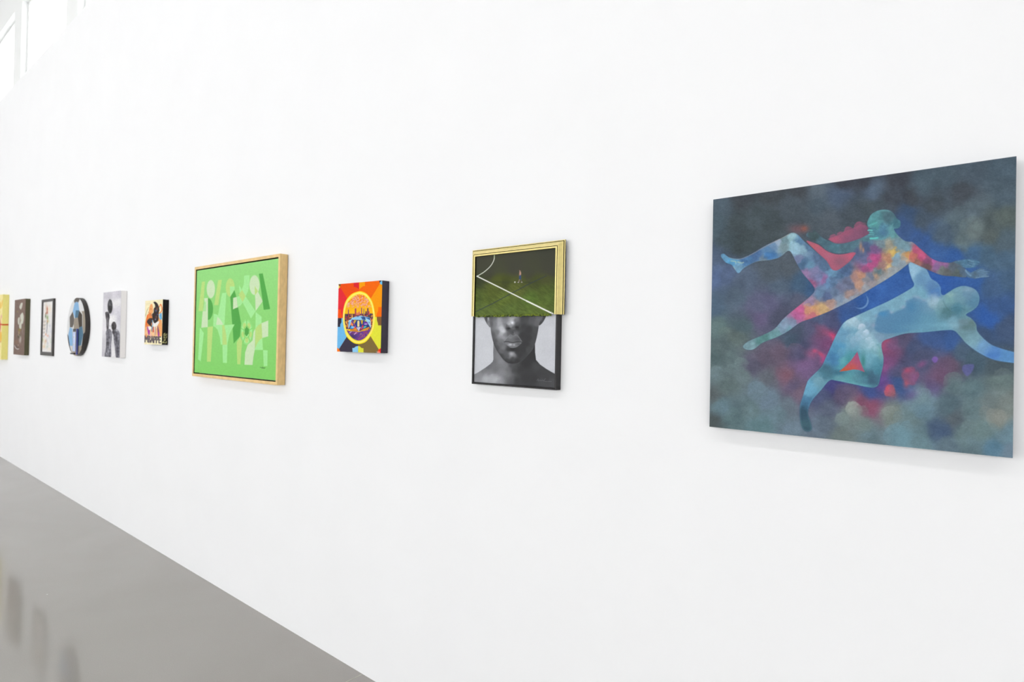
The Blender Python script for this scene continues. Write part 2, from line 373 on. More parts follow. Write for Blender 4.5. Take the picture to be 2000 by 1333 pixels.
# billows and coloured patches in the background
n = fbm(A.X/30+9, A.Y/24, 5)-0.5; A.C *= (1+0.20*n)[:, None]
for (x, y, r, c, a) in [(1400,640,12,(118,138,132),.6),(1415,650,12,(112,128,118),.5),(1448,712,16,(124,140,136),.7),(1430,722,14,(118,134,132),.5),(1398,728,14,(122,140,140),.5),(1405,800,18,(112,136,140),.5),(1430,812,16,(108,130,128),.4),
    (1480,768,22,(120,140,148),.5),(1507,784,20,(116,134,144),.4),(1556,690,20,(126,96,118),.35),(1668,800,17,(166,172,156),.85),(1684,806,15,(140,150,140),.6),(1645,820,15,(138,150,142),.6),(1680,828,16,(132,144,136),.5),(1738,808,16,(148,154,142),.7),
    (1756,818,14,(128,144,142),.5),(1802,774,18,(132,156,158),.6),(1822,790,14,(116,142,146),.5),(1793,768,5,(158,172,176),.6),(1778,800,20,(122,146,148),.5),(1860,745,20,(114,132,128),.6),(1880,760,18,(108,128,126),.4),(1750,850,24,(122,154,162),.55),(1770,838,16,(118,150,158),.4),
    (1895,842,22,(122,140,136),.5),(1930,850,24,(116,138,136),.45),(1800,866,12,(118,148,152),.5),(1945,818,22,(154,150,136),.5),(1925,808,16,(138,140,130),.4),(1900,446,26,(112,124,120),.4),(1876,416,16,(98,114,118),.35),(1960,740,22,(118,132,126),.4),(1470,836,16,(104,132,134),.4)]:
    A.lump(x, y, r, c, a)
for (x, y, rx, ry, c, a, rot) in [(1557,448,16,9,(136,86,90),.7,0),(1571,447,7,6,(168,92,76),.8,0),(1625,655,10,5,(224,66,112),.9,.5),(1629,662,5,7,(226,70,104),.8,0),(1612,650,9,6,(160,80,112),.7,.6),(1619,671,9,8,(140,74,116),.6,0),
    (1591,686,5,4,(222,80,116),.9,0),(1604,693,9,4,(226,74,110),.8,.7),(1609,703,6,8,(214,70,130),.75,.5),(1585,692,12,8,(168,84,116),.6,.4),(1575,712,16,8,(138,98,140),.6,0),(1537,733,9,9,(146,94,106),.6,0),(1728,664,10,6,(196,78,104),.9,0),(1724,676,6,12,(186,76,106),.7,0),
    (1725,712,9,26,(150,74,128),.7,0),(1718,745,9,14,(112,66,138),.6,0),(1740,700,14,20,(120,78,116),.5,0),(1700,792,22,10,(150,76,98),.55,0),(1710,784,10,6,(176,80,104),.4,0),(1822,740,24,14,(122,86,112),.5,0),(1840,712,18,12,(112,84,110),.5,0),(1780,772,16,10,(104,82,140),.6,-.5),
    (1800,712,10,6,(150,76,124),.7,-.5),(1680,750,20,5,(54,70,150),.8,.2),(1640,746,14,4,(66,66,140),.6,.15),(1700,385,14,8,(94,108,128),.5,0),(1640,380,18,7,(92,106,128),.5,-.4)]:
    A.glow(x, y, rx, ry, c, a, rot=rot)
A.ell(1778,734,16,20,(150,86,114),.8,2.5,wob=.45); A.glow(1772,724,9,5,(196,74,104),.75); A.glow(1770,750,6,9,(180,84,96),.7); A.glow(1786,738,9,10,(146,86,130),.7)
A.ell(1738,764,11,11,(190,92,104),.9,1.8,wob=.3); A.glow(1733,760,5,8,(220,76,100),.7); A.glow(1744,772,8,7,(160,98,106),.8)
A.ell(1826,703,6,6,(132,92,172),.85,1.5,wob=.2)
A.poly([(1879,719),(1884,713),(1901,712),(1901,722),(1894,732),(1888,735),(1881,727)],(102,100,158),.8,True,1.5)
A.poly([(1564,596),(1600,586),(1640,600),(1700,560),(1780,505),(1790,560),(1740,592),(1672,620),(1640,642),(1618,640),(1590,632)],(48,92,160),.0,True,4)
A.C += (fbm((A.X*.9+A.Y*.45)/16, (A.Y*.9-A.X*.45)/7, 4)-0.5)[:, None]*9
A.C *= (1+0.05*(np.abs(fbm(A.X/24+5, A.Y/20+9, 4)-0.5)*4-0.5))[:, None]
A.C += (fbm(A.X/3.0, A.Y/1.6, 3)-0.5)[:, None]*14           # short brush marks
# pale red shapes seen past the arm
m = A.poly([(1617,467),(1630,462),(1640,459),(1650,451),(1662,448),(1680,438),(1692,441),(1699,448),(1699,462),(1680,468),(1650,478),(1630,476)],(152,86,112),.95,False,1.2)
[A.lump(x, y, r, (172,88,114), .8) for x, y, r in ((1628,466,9),(1641,461,9),(1657,453,11),(1680,443,12))]; A.glow(1630,468,14,8,(206,92,116),.8,m); A.glow(1650,455,12,7,(176,86,110),.6,m); A.glow(1690,452,10,10,(122,76,100),.6,m)
# second figure (below)
FIG2 = [(1775.5,512),(1776.5,530),(1781,545),(1785.3,557.6),(1773.6,567.3),(1738.5,586.8),(1709,600.5),(1680,613.7),(1669.6,618.6),(1652.8,627),(1643.2,637.2),(1631.2,658.8),(1621.6,680.4),(1612,700.8),(1603.6,717.6),(1580.8,740.4),(1575,751.9),(1569,771.4),
(1562.3,794.8),(1563.3,824),(1569,839.6),(1579,843.5),(1585.7,837.7),(1582.8,824),(1578,806.5),(1584.8,785),(1604.3,761.6),(1619.9,744),(1633.5,744),(1672.5,751.9),(1700,757.7),(1711.6,756),(1716.4,750),(1720,734.4),(1724.8,714),(1725.4,698.4),(1722.4,684),(1721.8,672),(1727.2,665.4),
(1738.5,661),(1767.8,652),(1806.8,649.2),(1845.8,645.3),(1863.3,646.3),(1875,657),(1886.7,670.7),(1910,688.2),(1937.4,701.9),(1962.8,707.3),(1990,708.5),(1990,692),(1976.4,687.2),(1953,680.4),(1931.6,670.7),(1910,649.2),(1906.2,633.6),(1896.5,622),(1886.7,615),(1900.4,606.3),(1910,596.6),(1913,581),
(1906.2,567.3),(1892.6,560.5),(1878.9,559),(1865.3,563.4),(1851.6,572),(1842.8,577),(1838,573),(1837,561.5),(1830,551.7),(1818.5,544),(1812.6,532),(1806.8,524),(1790,512)]
e2 = A.mask(FIG2, True, 4.5); A.lay(e2, (44, 74, 118), .35)
m2 = A.mask(FIG2, True, 0.9)
A.field([(1786,525,150,190,210),(1800,545,112,156,186),(1820,558,98,140,180),(1828,570,80,128,186),(1800,575,120,170,186),(1780,572,124,172,188),(1750,590,126,172,188),(1715,610,122,168,188),(1690,618,128,174,190),(1698,640,124,160,180),(1720,660,124,154,174),
(1800,640,104,156,176),(1840,600,114,160,166),(1825,588,156,184,194),(1872,578,116,158,170),(1892,572,106,144,166),(1903,592,92,138,162),(1855,584,124,168,168),(1870,606,82,134,150),(1850,612,88,130,136),(1882,610,104,150,160),(1860,628,122,166,180),(1880,632,116,142,148),(1898,636,106,138,142),
(1885,655,114,150,156),(1902,662,126,166,176),(1920,680,116,160,196),(1940,690,82,132,196),(1965,697,92,146,198),(1850,640,112,164,180),(1663,628,166,200,208),(1648,650,108,158,184),(1670,650,120,170,190),(1680,640,150,184,196),(1692,655,160,192,204),(1702,668,156,196,206),(1712,684,128,178,186),
(1640,680,86,152,186),(1660,670,120,170,190),(1660,698,92,164,178),(1646,712,88,166,174),(1630,702,76,136,174),(1690,702,110,170,186),(1712,712,88,150,166),(1705,738,70,108,128),(1720,722,72,132,148),(1688,742,82,136,148),(1652,742,94,162,166),(1612,728,76,124,138),(1600,744,108,158,172),
(1580,758,106,168,194),(1575,788,78,128,160),(1570,808,60,90,106),(1572,832,70,104,114),(1760,650,104,152,172),(1735,655,116,152,172)], 6.0, 2.2, 5.0, 9.0, m2)
A.C = A.C*(1-m2[:, None]) + A.C*(1+0.06*(np.abs(fbm(A.X/15+11, A.Y/12+3, 4)-0.5)*4-0.45))[:, None]*m2[:, None]
dk = A.poly([(1712,622),(1717,611),(1726,608),(1736,606),(1741,613),(1752,608),(1762,604),(1769,598),(1770,588),(1778,585),(1786,581),(1798,585),(1810,590),(1815,600),(1826,608),(1828,632),(1800,640),(1770,648),(1742,652),(1718,650),(1708,642)],(80,132,168),.78,True,2.8,m2*np.clip((1850-A.X)/70, 0, 1))
for x, y, r in [(1716,618,6),(1739,611,6),(1766,601,6),(1773,589,5),(1790,583,8),(1803,588,6),(1709,636,6)]: A.glow(x,y,r,r*.6,(170,168,192),.55,m2*(1-dk*.8))
A.glow(1724,613,10,6,(74,146,194),.8,dk); A.glow(1815,628,24,16,(104,158,178),.8,m2); A.glow(1780,600,10,10,(72,132,170),.6,dk); A.glow(1790,640,30,8,(108,162,184),.6,m2)
for (x, y, r, c, a) in [(1665,630,13,(186,210,216),.9),(1674,634,8,(168,196,206),.8),(1683,640,8,(206,216,224),.95),(1692,651,7,(204,218,226),.95),(1656,640,10,(152,188,202),.7),(1680,656,12,(168,196,208),.85),(1672,668,12,(158,186,202),.6),(1697,666,9,(190,212,220),.85),(1704,676,9,(178,208,214),.8),
    (1712,682,7,(168,204,210),.8),(1688,672,10,(140,184,196),.6),(1662,660,10,(140,178,196),.6),(1646,690,12,(112,172,192),.5),(1650,708,10,(110,182,186),.6),(1700,705,14,(124,180,194),.5),(1692,690,10,(130,182,192),.5),(1640,665,12,(116,166,190),.5),(1600,748,12,(132,172,184),.5),(1590,756,9,(122,178,200),.5),(1640,744,12,(124,172,178),.4),(1672,742,12,(104,158,166),.4),(1580,768,10,(116,176,204),.5)]:
    A.lump(x, y, r, c, a, m2)
for (x, y, rx, ry, c, a) in [(1658,704,8,14,(58,136,126),.5),(1686,706,5,16,(46,122,104),.6),(1672,692,6,5,(56,134,134),.5),(1640,728,16,6,(52,92,116),.6),(1690,730,10,6,(50,96,108),.5),(1700,748,14,6,(62,94,116),.5),(1718,745,5,10,(56,110,128),.4),(1626,700,5,14,(62,110,156),.4),(1612,718,12,6,(62,98,118),.5),(1650,750,30,3,(118,192,196),.6),
    (1680,754,24,3,(110,196,200),.6),(1572,800,8,14,(52,80,98),.6),(1576,838,8,6,(56,84,96),.6),(1720,690,5,14,(118,166,140),.4),(1838,596,8,10,(150,178,182),.5),(1846,606,10,8,(80,120,122),.5),(1862,612,14,5,(84,128,136),.6),(1884,640,9,7,(88,116,116),.6),(1900,630,8,8,(100,120,112),.5),(1862,636,12,6,(150,186,198),.6),
    (1872,606,16,5,(74,124,138),.5),(1890,566,14,5,(150,176,190),.6),(1856,576,10,5,(150,182,176),.7),(1826,580,6,8,(170,192,204),.6),(1820,564,8,10,(82,122,170),.5),(1800,548,10,8,(98,142,180),.4),(1784,535,5,14,(170,205,220),.5),(1842,635,30,4,(128,180,196),.5),(1935,694,20,5,(76,126,196),.5),(1930,684,16,5,(104,152,200),.5)]:
    A.glow(x, y, rx, ry, c, a, m2)
A.line([(1842,588),(1848,600),(1856,608)],1.4,(78,112,112),.5,True,1,m2); A.line([(1858,604),(1872,600),(1884,606)],1.4,(70,112,122),.5,True,1,m2)
edge = np.clip(m2 - A.mask(FIG2, True, 2.2)*0.0, 0, 1)
idx, dd = A.dist(catmull(A.pt(FIG2), 5), True, 3); rim = np.zeros(len(A.X)); rim[idx] = np.clip(1-np.abs(dd+1.3)/1.3, 0, 1); A.lay(rim*m2, (140, 196, 206), .16)
tri = [(1674.4,687.6),(1679.2,704.4),(1684,716.4),(1688.8,727.2),(1678,723),(1667.2,721.8),(1655.2,724.2),(1639.6,726),(1650.4,716.4),(1662.4,704.4)]
mt = A.poly(tri, (196,86,106), 1, False, .9); A.glow(1650,724,14,7,(222,92,46),.95,mt); A.glow(1665,718,10,7,(218,88,72),.8,mt); A.glow(1676,697,8,12,(176,84,128),.8,mt); A.glow(1684,720,6,8,(172,92,124),.8,mt)
# crescent moon
cm = A.mask([(1680.5+16*math.cos(a), 588+16*math.sin(a)) for a in np.linspace(0, 2*math.pi, 40, endpoint=False)], False, .8) * (1 - A.mask([(1678.2+15.6*math.cos(a), 586.2+15.6*math.sin(a)) for a in np.linspace(0, 2*math.pi, 40, endpoint=False)], False, .8))
bl = np.clip((A.X-1664)/16, 0, 1)*np.clip((A.Y-574)/10, 0, 1); A.lay(np.clip(cm*1.1, 0, 1)*bl, (130, 168, 208), .65)
# under-arm red shape, then first figure
FIG1 = [(1407.8,500),(1413.2,495.8),(1422.8,502.4),(1433.6,505.4),(1448,504.8),(1467.2,496.4),(1496,479.6),(1526,465.2),(1541.6,456.8),(1548.8,455),(1557.2,458),(1570.4,471.2),(1578,478),(1596,494),(1614,509.7),(1623.8,525.3),(1631.6,528.8),(1641.3,525.3),(1658.9,511.6),(1669,499),(1671.5,495),
(1666.7,493),(1650,494.5),(1633.5,495),(1616,490),(1600.4,477.5),(1584.8,468.7),(1575,461),(1577,455),(1582,454),(1586.7,455),(1589.6,450),(1596.5,455),(1604.3,462.9),(1616,469.7),(1633.5,476),(1653,474.6),(1678.4,466.8),(1692,460),(1697,457),(1698,455),(1696.5,453.4),(1697.5,451.8),(1694.2,450.6),(1696.3,447),(1694.2,441),(1693.8,435.4),(1696.3,428),
(1702,418.9),(1712.8,412.3),(1727.7,409.8),(1739.2,412.3),(1746.6,418.9),(1751.6,427.1),(1756.5,430.4),(1759,434.6),(1757.4,443.6),(1750.8,446.9),(1745.8,447.8),(1752.4,458.5),(1765.6,470),(1775.5,472.5),(1782,473.3),(1792,481.6),(1804.8,493),(1820.4,505.7),(1836,511.6),(1855.5,513.5),(1868,510),(1875,517),(1886,526),(1887,532),(1886.7,541.8),(1863.3,539.9),(1840,538),(1816.5,529),(1793,518.4),
(1779.5,512.6),(1775.5,514.5),(1754,531),(1728.8,547.7),(1709,559.4),(1680,577),(1657,590),(1633.5,601.7),(1612,611.5),(1584.8,622.2),(1563.3,630),(1540,646.6),(1518.5,658.3),(1489.2,670),(1473.6,681.7),(1462,684),(1453,680.7),(1452,674.8),(1463.9,666),(1489.2,655.3),(1512.6,642.7),(1532,621.2),(1567.2,592),(1584.8,577),(1591.2,567.2),
(1586.7,556.5),(1567.2,533),(1555.5,513.6),(1541.9,490.2),(1524.3,501.9),(1506.8,507.7),(1477.5,511.6),(1454,523.3),(1442.4,534),(1434.6,525.3),(1428.8,517.5),(1417,512.6)]
red = A.poly([(1575,471),(1590,475),(1601,480),(1616,491),(1634,497),(1652,496),(1669,491.5),(1674,495),(1664,509),(1650,522),(1634,531),(1622,526),(1612,509),(1594,491)],(196,96,116),1,True,.9)
A.glow(1640,512,14,10,(148,92,110),.8,red); A.glow(1590,482,14,6,(206,98,106),.8,red); A.glow(1664,500,9,9,(216,92,116),.8,red); A.glow(1618,500,10,6,(190,106,128),.6,red)
e1 = A.mask(FIG1, True, 4.0); A.lay(e1, (52, 62, 84), .30)
m1 = A.mask(FIG1, True, 0.9)
A.field([(1412,502,96,156,192),(1428,512,84,162,208),(1438,522,112,162,192),(1460,508,72,118,166),(1480,500,76,114,162),(1500,490,94,136,172),(1490,508,112,136,152),(1510,478,106,140,174),(1520,472,150,168,188),(1502,498,66,124,184),(1530,468,120,150,154),(1530,482,128,152,154),(1545,462,144,184,188),
(1548,480,146,188,198),(1555,490,150,192,208),(1568,490,134,172,188),(1562,468,92,134,168),(1580,482,88,124,156),(1600,502,86,110,142),(1558,506,116,126,162),(1570,516,80,116,150),(1581,520,96,142,168),(1592,530,132,124,166),(1575,535,156,118,162),(1602,542,120,126,168),(1610,520,86,114,146),(1582,556,170,92,132),
(1608,546,156,102,152),(1616,552,108,148,190),(1626,535,104,152,184),(1640,538,82,114,148),(1650,530,78,104,142),(1602,572,104,136,168),(1616,580,92,108,146),(1640,562,118,120,148),(1652,550,110,114,140),(1670,546,184,130,118),(1676,556,204,146,118),(1682,540,210,140,106),(1692,545,148,140,142),(1690,526,156,88,132),
(1700,520,204,76,132),(1710,506,208,72,132),(1692,510,108,108,146),(1680,495,92,104,142),(1690,480,82,98,136),(1710,490,134,92,142),(1720,475,120,140,146),(1736,480,164,152,128),(1746,494,234,178,78),(1735,506,212,140,100),(1725,520,168,120,110),(1715,535,92,124,132),(1735,520,220,172,106),(1752,500,130,166,184),
(1756,480,120,150,160),(1770,488,120,156,168),(1765,505,182,162,138),(1772,500,234,156,80),(1742,530,168,166,160),(1713,538,196,148,116),(1765,515,148,160,166),(1745,531,160,166,166),(1722,547,166,164,162),(1695,563,162,160,162),(1665,582,152,158,170),(1642,595,148,160,172),(1762,478,116,152,160),(1748,512,140,162,172),(1700,540,120,124,142),(1660,560,112,116,142),(1630,570,104,124,152),(1625,550,92,122,156),(1700,556,166,150,150),(1660,576,178,140,128),(1640,586,130,146,168),(1650,590,150,160,172),(1622,594,194,146,128),(1610,602,220,168,106),(1590,606,232,162,96),(1576,605,236,150,108),
(1566,606,222,86,142),(1558,620,206,92,148),(1585,618,222,104,120),(1550,632,130,142,168),(1545,642,120,166,178),(1530,640,130,156,178),(1515,650,104,152,152),(1490,664,92,146,140),(1465,675,128,164,168),(1580,590,162,130,158),(1588,462,72,92,94),(1610,475,78,114,126),(1630,483,78,124,136),(1650,485,84,120,132),(1670,475,86,124,136),
(1690,466,86,134,142),(1715,430,88,154,156),(1708,440,84,160,156),(1735,425,82,122,130),(1750,438,72,128,140),(1705,450,78,138,150),(1725,450,82,138,162),(1742,452,96,160,160),(1720,462,82,146,158),(1790,490,212,82,116),(1783,502,224,110,92),(1800,500,220,78,122),(1790,512,166,104,84),(1812,510,152,74,112),(1825,510,206,94,164),
(1832,520,150,100,152),(1810,522,118,84,84),(1842,516,158,96,146),(1840,528,122,126,120),(1860,522,94,104,114),(1870,535,94,104,100),(1850,532,104,104,100),(1882,530,88,112,134)], 3.0, 2.6, 5.0, 7.0, m1)
A.C = A.C*(1-m1[:, None]) + (A.C*(1+0.22*(fbm(A.X/7+3, A.Y/6, 4)-0.5) + 0.07*(np.abs(fbm(A.X/13+31, A.Y/11+7, 4)-0.5)*4-0.45))[:, None])*m1[:, None]
for (x, y, r, c, a) in [(1549,466,11,(160,200,204),.8),(1553,484,11,(160,200,212),.8),(1567,488,10,(146,182,198),.8),(1580,498,9,(124,152,184),.6),(1561,505,9,(128,136,170),.6),(1580,522,10,(104,146,176),.5),(1590,534,12,(142,134,172),.5),(1574,538,9,(170,122,164),.5),(1520,473,8,(168,182,200),.7),(1500,492,9,(80,134,186),.5),(1604,604,11,(232,178,112),.5),
    (1578,600,9,(238,160,110),.5),(1590,612,10,(236,140,112),.5),(1565,608,8,(226,92,150),.6),(1744,494,6,(236,186,92),.6),(1773,498,6,(232,160,92),.6),(1700,508,9,(212,80,134),.6),(1690,526,9,(206,70,124),.6),(1800,496,9,(226,82,120),.5),(1674,550,7,(208,150,118),.4),(1688,540,6,(200,142,112),.35),(1535,635,9,(150,150,176),.4),(1516,644,7,(150,168,178),.5)]:
    A.lump(x, y, r, c, a, m1)
for p in [((1428,510),(1436,511),(1437,514)),((1441,512),(1448,514),(1452,513)),((1432,522),(1435,526))]: A.line(p,2.2,(198,214,176),.7,True,1.0,m1)
A.line([(1524,505),(1505,508.5),(1478,512.5),(1456,523)],2.6,(150,160,130),.5,True,1.2,m1); A.line([(1424,503.5),(1436,506.5),(1450,505),(1468,497),(1497,480.5),(1541,458)],1.4,(186,150,120),.55,True,.8,m1)
# face: brow, nose, lips, chin
for p, wd, c, a in [([(1698,441),(1706,437.5),(1713,434.5)],3.2,(92,190,180),.75),([(1694.5,450.6),(1699,449.6),(1703,450.6)],2.6,(110,216,200),.95),([(1697,455.2),(1702,454.6),(1706,456)],1.8,(100,196,190),.85),([(1697,458.6),(1702,457.8),(1706,458.4)],1.9,(104,204,196),.9),([(1697,456.9),(1706,457.2)],1.2,(52,84,98),.7),
    ([(1700,466),(1707,466),(1714,465)],3.2,(92,224,204),.95),([(1708,468.5),(1722,467),(1733,462),(1737,452)],3.5,(96,170,172),.55),([(1697,446.5),(1701,447.5)],1.6,(56,88,100),.6),([(1740,446),(1744,438)],3.0,(104,172,170),.5)]:
    A.line(p, wd, c, a, True, 1.0, m1)
A.glow(1726,456,10,7,(70,110,150),.55,m1); A.glow(1732,424,14,10,(76,108,116),.6,m1); A.glow(1752,440,6,9,(62,112,126),.5,m1); A.glow(1727,411,16,2.5,(110,186,180),.6,m1); A.glow(1681,482,3,9,(214,142,92),.7,m1); A.glow(1686,489,2,5,(220,140,90),.8,m1)
# hands at the right
A.aa = 0.8
hu = [(1862,512),(1875,508.4),(1890,506.4),(1898,507.2),(1908,509.5),(1914,512.4),(1913,514.2),(1905,512.6),(1911,516.4),(1908,518.6),(1904,518),(1905,521.4),(1898,523.2),(1886,524),(1876,519)]
hl = [(1884,526),(1890,529.5),(1896,533),(1906,528),(1913,525),(1921,523.6),(1919,527),(1927,526.4),(1924,529.6),(1932,530.2),(1934,532),(1926,533.6),(1935,535.4),(1927,536.6),(1932,539.6),(1930,541.2),(1914,542.8),(1904,544.9),(1890,542),(1885,534)]
for h, c in ((hu, (86,128,152)), (hl, (92,122,146))):
    mh = A.poly(h, c, .95, False, 1.0)
    A.C = A.C*(1-mh[:, None]) + A.C*(1+0.3*(fbm(A.X/4, A.Y/3, 3)-0.5))[:, None]*mh[:, None]
for p in [((1892,509),(1902,511.5)),((1894,513),(1903,516)),((1890,516.5),(1900,520.5))]: A.line(p,1.4,(132,166,188),.7,False,.8); 
for p in [((1890,511.5),(1900,514.5)),((1890,515),(1898,518.5))]: A.line(p,1.2,(48,74,104),.6,False,.8)
A.line([(1886,528),(1890,534),(1896,539)],2.6,(128,166,196),.7,True,.9); A.line([(1905,543),(1920,541),(1931,540)],1.4,(140,170,186),.6,True,.8)
for p in [((1910,530),(1922,527)),((1912,533),(1927,530.5)),((1912,536),(1928,534.8)),((1912,539),(1926,538))]: A.line(p,1.2,(122,156,182),.6,False,.8)
A.glow(1874,520,6,8,(88,104,112),.5); A.glow(1905,536,7,5,(84,98,104),.5)
# veiling haze put into the colours: desaturation and cool tint; then overall grain
lum = A.C.mean(1, keepdims=True); ds = (0.12 + 0.10*m1)[:, None]; A.C = A.C*(1-ds) + lum*ds; A.C *= np.array((0.955, 1.0, 1.045))
A.grain(0.055, 1.3, 2)
grid_mesh('painted_canvas', P, NU, NV, A.final(), M_canvas, t1)

# ------------------------------------------------------------------ 2  pitch scene in half a gold frame over a grey portrait in a black frame
t2 = thing('framed_picture', 'split picture, football pitch in half a gold frame above a grey half-face portrait', 'picture', (-1.19, 0, 1.2905))
M_gold = mat('gilt_moulding', (240, 222, 146), rough=0.36, spec=0.4, metal=0.22, noise=0.07, nscale=60, stretch=(1, 1, 1))
M_line = mat('dark_moulding_line', (26, 18, 12), rough=0.7, spec=0.1)
M_blk = mat('black_frame_paint', (42, 41, 42), rough=0.38, spec=0.3, noise=0.08, nscale=80)
CUT = 1.5350
GI = (-1.3605, -1.0137, CUT, 1.7493)
gp = [(0.0, 0.030), (0.0, 0.0360), (0.0012, 0.0368), (0.0046, 0.0368), (0.0058, 0.0360), (0.0059, 0.0335), (0.0079, 0.0335), (0.0081, 0.0358), (0.0100, 0.0358), (0.0130, 0.0318), (0.0180, 0.0258), (0.0220, 0.0222), (0.0222, 0.0198), (0.0242, 0.0198), (0.0244, 0.0208), (0.0266, 0.0205), (0.0272, 0.0196), (0.0272, 0.0165), (0.0085, 0.0165), (0.0085, 0.0270), (0.0, 0.0270)]
gs = [1, 0, 0, 0, 1, 1, 1, 0, 0, 0, 0, 1, 1, 1, 0, 0, 1, 1, 1, 1, 1]
rail('gold_frame_rail', 'T', GI, gp, [M_gold, M_line], gs, t2)
rail('gold_frame_rail', 'L', GI, gp, [M_gold, M_line], gs, t2, cut0=CUT)
rail('gold_frame_rail', 'R', GI, gp, [M_gold, M_line], gs, t2, cut0=CUT)
BI = (-1.3660, -1.0142, 1.2975, CUT)
bp = [(0.0, 0.018), (0.0, 0.0255), (0.0012, 0.0270), (0.0028, 0.0262), (0.0044, 0.0270), (0.0066, 0.0270), (0.0072, 0.0262), (0.0072, 0.001), (0.0, 0.001)]
rail('black_frame_rail', 'B', BI, bp, M_blk, None, t2)
rail('black_frame_rail', 'L', BI, bp, M_blk, None, t2, cut1=CUT-0.0004)
rail('black_frame_rail', 'R', BI, bp, M_blk, None, t2, cut1=CUT-0.0004)
boxes('backing_board', [(-1.3658, -1.0144, -0.018, -0.004, 1.2978, 1.7490)], M_blk, t2)
# lower half: grey portrait
NU, NV = 300, 260
P = front_pts(-1.3660, -1.0142, 1.2975, CUT+0.004, 0.0215, NU, NV)
A = Art(P, (203, 206, 213)).T(920, 610, 8.886); A.aa = 0.7
G = lambda v: (v*0.985, v*0.995, v*1.03)
def grey(smp): return [(x, y) + G(v) for x, y, v in smp]
A.C += (fbm(A.X/14, A.Y/14, 3)-0.5)[:, None]*10
nk = A.mask([(-20,1110),(50,1085),(130,1042),(250,965),(330,905),(375,860),(388,820),(385,700),(390,540),(700,400),(1110,560),(1112,700),(1128,830),(1200,912),(1300,982),(1400,1042),(1490,1090),(1490,1340),(-20,1340)], False)
A.field(grey([(60,1120,128),(100,1090,140),(200,1020,118),(300,950,106),(90,1180,150),(250,1150,188),(350,1130,178),(430,1180,188),(420,1000,114),(400,850,112),(400,650,116),(430,600,138),(480,780,132),(520,850,138),(600,950,132),(560,1050,138),(640,1100,122),(700,1180,94),(750,1000,70),(850,1000,60),(950,900,54),(1060,700,52),(1080,620,52),
    (1150,950,72),(1200,1050,66),(1350,1050,68),(1300,1150,66),(1100,1150,60),(950,1150,60),(1400,1230,80),(1250,1220,78),(480,1230,150),(800,1200,64),(700,950,80),(640,1000,112),(330,1050,128),(180,1100,140),(1120,760,52)]), 6, 2.0, 2.0, 6.0, nk)
el = A.poly([(225,70),(335,40),(338,255),(300,235),(262,180)], G(118), 1, True); A.glow(300,110,14,40,G(205),.8,el); A.glow(262,120,16,60,G(64),.8,el); A.glow(305,210,16,30,G(150),.7,el)
er = A.poly([(1180,30),(1300,40),(1275,130),(1222,205),(1176,220)], G(70), 1, True); A.glow(1225,120,20,50,G(100),.7,er)
fc = A.mask([(325,20),(328,120),(335,230),(352,380),(385,520),(430,630),(500,740),(570,830),(640,880),(720,897),(800,885),(870,850),(950,780),(1040,690),(1092,600),(1122,510),(1152,380),(1180,210),(1188,20)], True)
A.field(grey([(340,100,104),(345,200,98),(370,400,92),(400,520,86),(450,620,84),(530,760,72),(620,850,66),(700,870,60),(420,200,130),(430,100,120),(480,100,166),(490,200,168),(530,280,194),(560,330,206),(520,380,166),(460,350,118),(600,150,136),(600,230,124),(590,80,130),(720,180,216),(660,210,180),(640,250,96),(690,240,150),(720,120,178),
    (730,70,172),(770,150,120),(800,200,90),(840,240,72),(640,285,62),(800,270,58),(730,280,92),(900,150,74),(900,250,64),(950,120,78),(1050,150,90),(1100,100,96),(1150,100,112),(1150,200,102),(1120,300,76),(1000,300,60),(900,400,60),(1000,450,60),(1100,430,72),(1080,520,74),(950,550,60),(900,650,60),(1000,650,74),(850,750,60),(900,800,68),
    (800,850,58),(560,440,152),(590,390,126),(540,500,120),(510,560,108),(560,620,122),(540,680,100),(600,700,94),(650,650,68),(720,650,50),(700,730,160),(680,760,130),(740,740,128),(640,760,88),(720,810,72),(800,650,60),(800,700,60),(690,330,84),(740,350,68),(760,370,112),(650,380,100)]), 3.2, 2.2, 0.8, 5.0, fc)
A.line([(400,540),(440,640),(510,750),(580,838),(650,888)], 14, G(44), .45, True, 1.4); A.line([(820,888),(900,830),(1000,730),(1085,610)], 10, G(92), .35, True, 1.2)
A.glow(715,185,14,18,G(246),.9); A.glow(672,205,16,14,G(196),.7); A.ell(650,284,34,14,G(44),.8,1.4); A.ell(800,262,30,14,G(44),.75,1.4); A.line([(618,220),(612,258),(630,292)],10,G(78),.6,True,1.0); A.line([(855,200),(860,240),(835,268)],8,G(96),.4,True,1.0); A.glow(735,285,26,12,G(104),.6)
A.line([(745,335),(758,375),(770,398)],10,G(128),.6,True,1.0)
up = A.poly([(568,516),(620,455),(660,412),(690,396),(722,416),(752,414),(782,398),(822,425),(888,520),(800,514),(720,527),(640,512)], G(112), 1, False, .8); A.glow(820,470,70,40,G(78),.8,up); A.glow(680,440,40,26,G(138),.7,up)
A.line([(568,516),(620,455),(660,410),(690,394),(722,414),(752,412),(782,396),(822,423),(888,520)], 8, G(158), .6, True, .8)
lo = A.poly([(586,524),(720,530),(874,524),(832,580),(782,612),(705,624),(640,588)], G(124), 1, True, .8); A.glow(680,566,34,18,G(212),.85,lo); A.glow(748,570,18,16,G(192),.8,lo); A.glow(825,555,40,30,G(84),.7,lo)
A.line([(572,517),(640,514),(720,530),(800,516),(886,520)], 9, G(38), .9, True, .8)
A.glow(720,655,90,26,G(48),.7,fc); A.glow(705,725,40,32,G(178),.7,fc); A.glow(480,150,40,110,G(176),.4,fc); A.glow(545,320,50,70,G(206),.5,fc); A.glow(700,880,80,14,G(48),.5,fc)
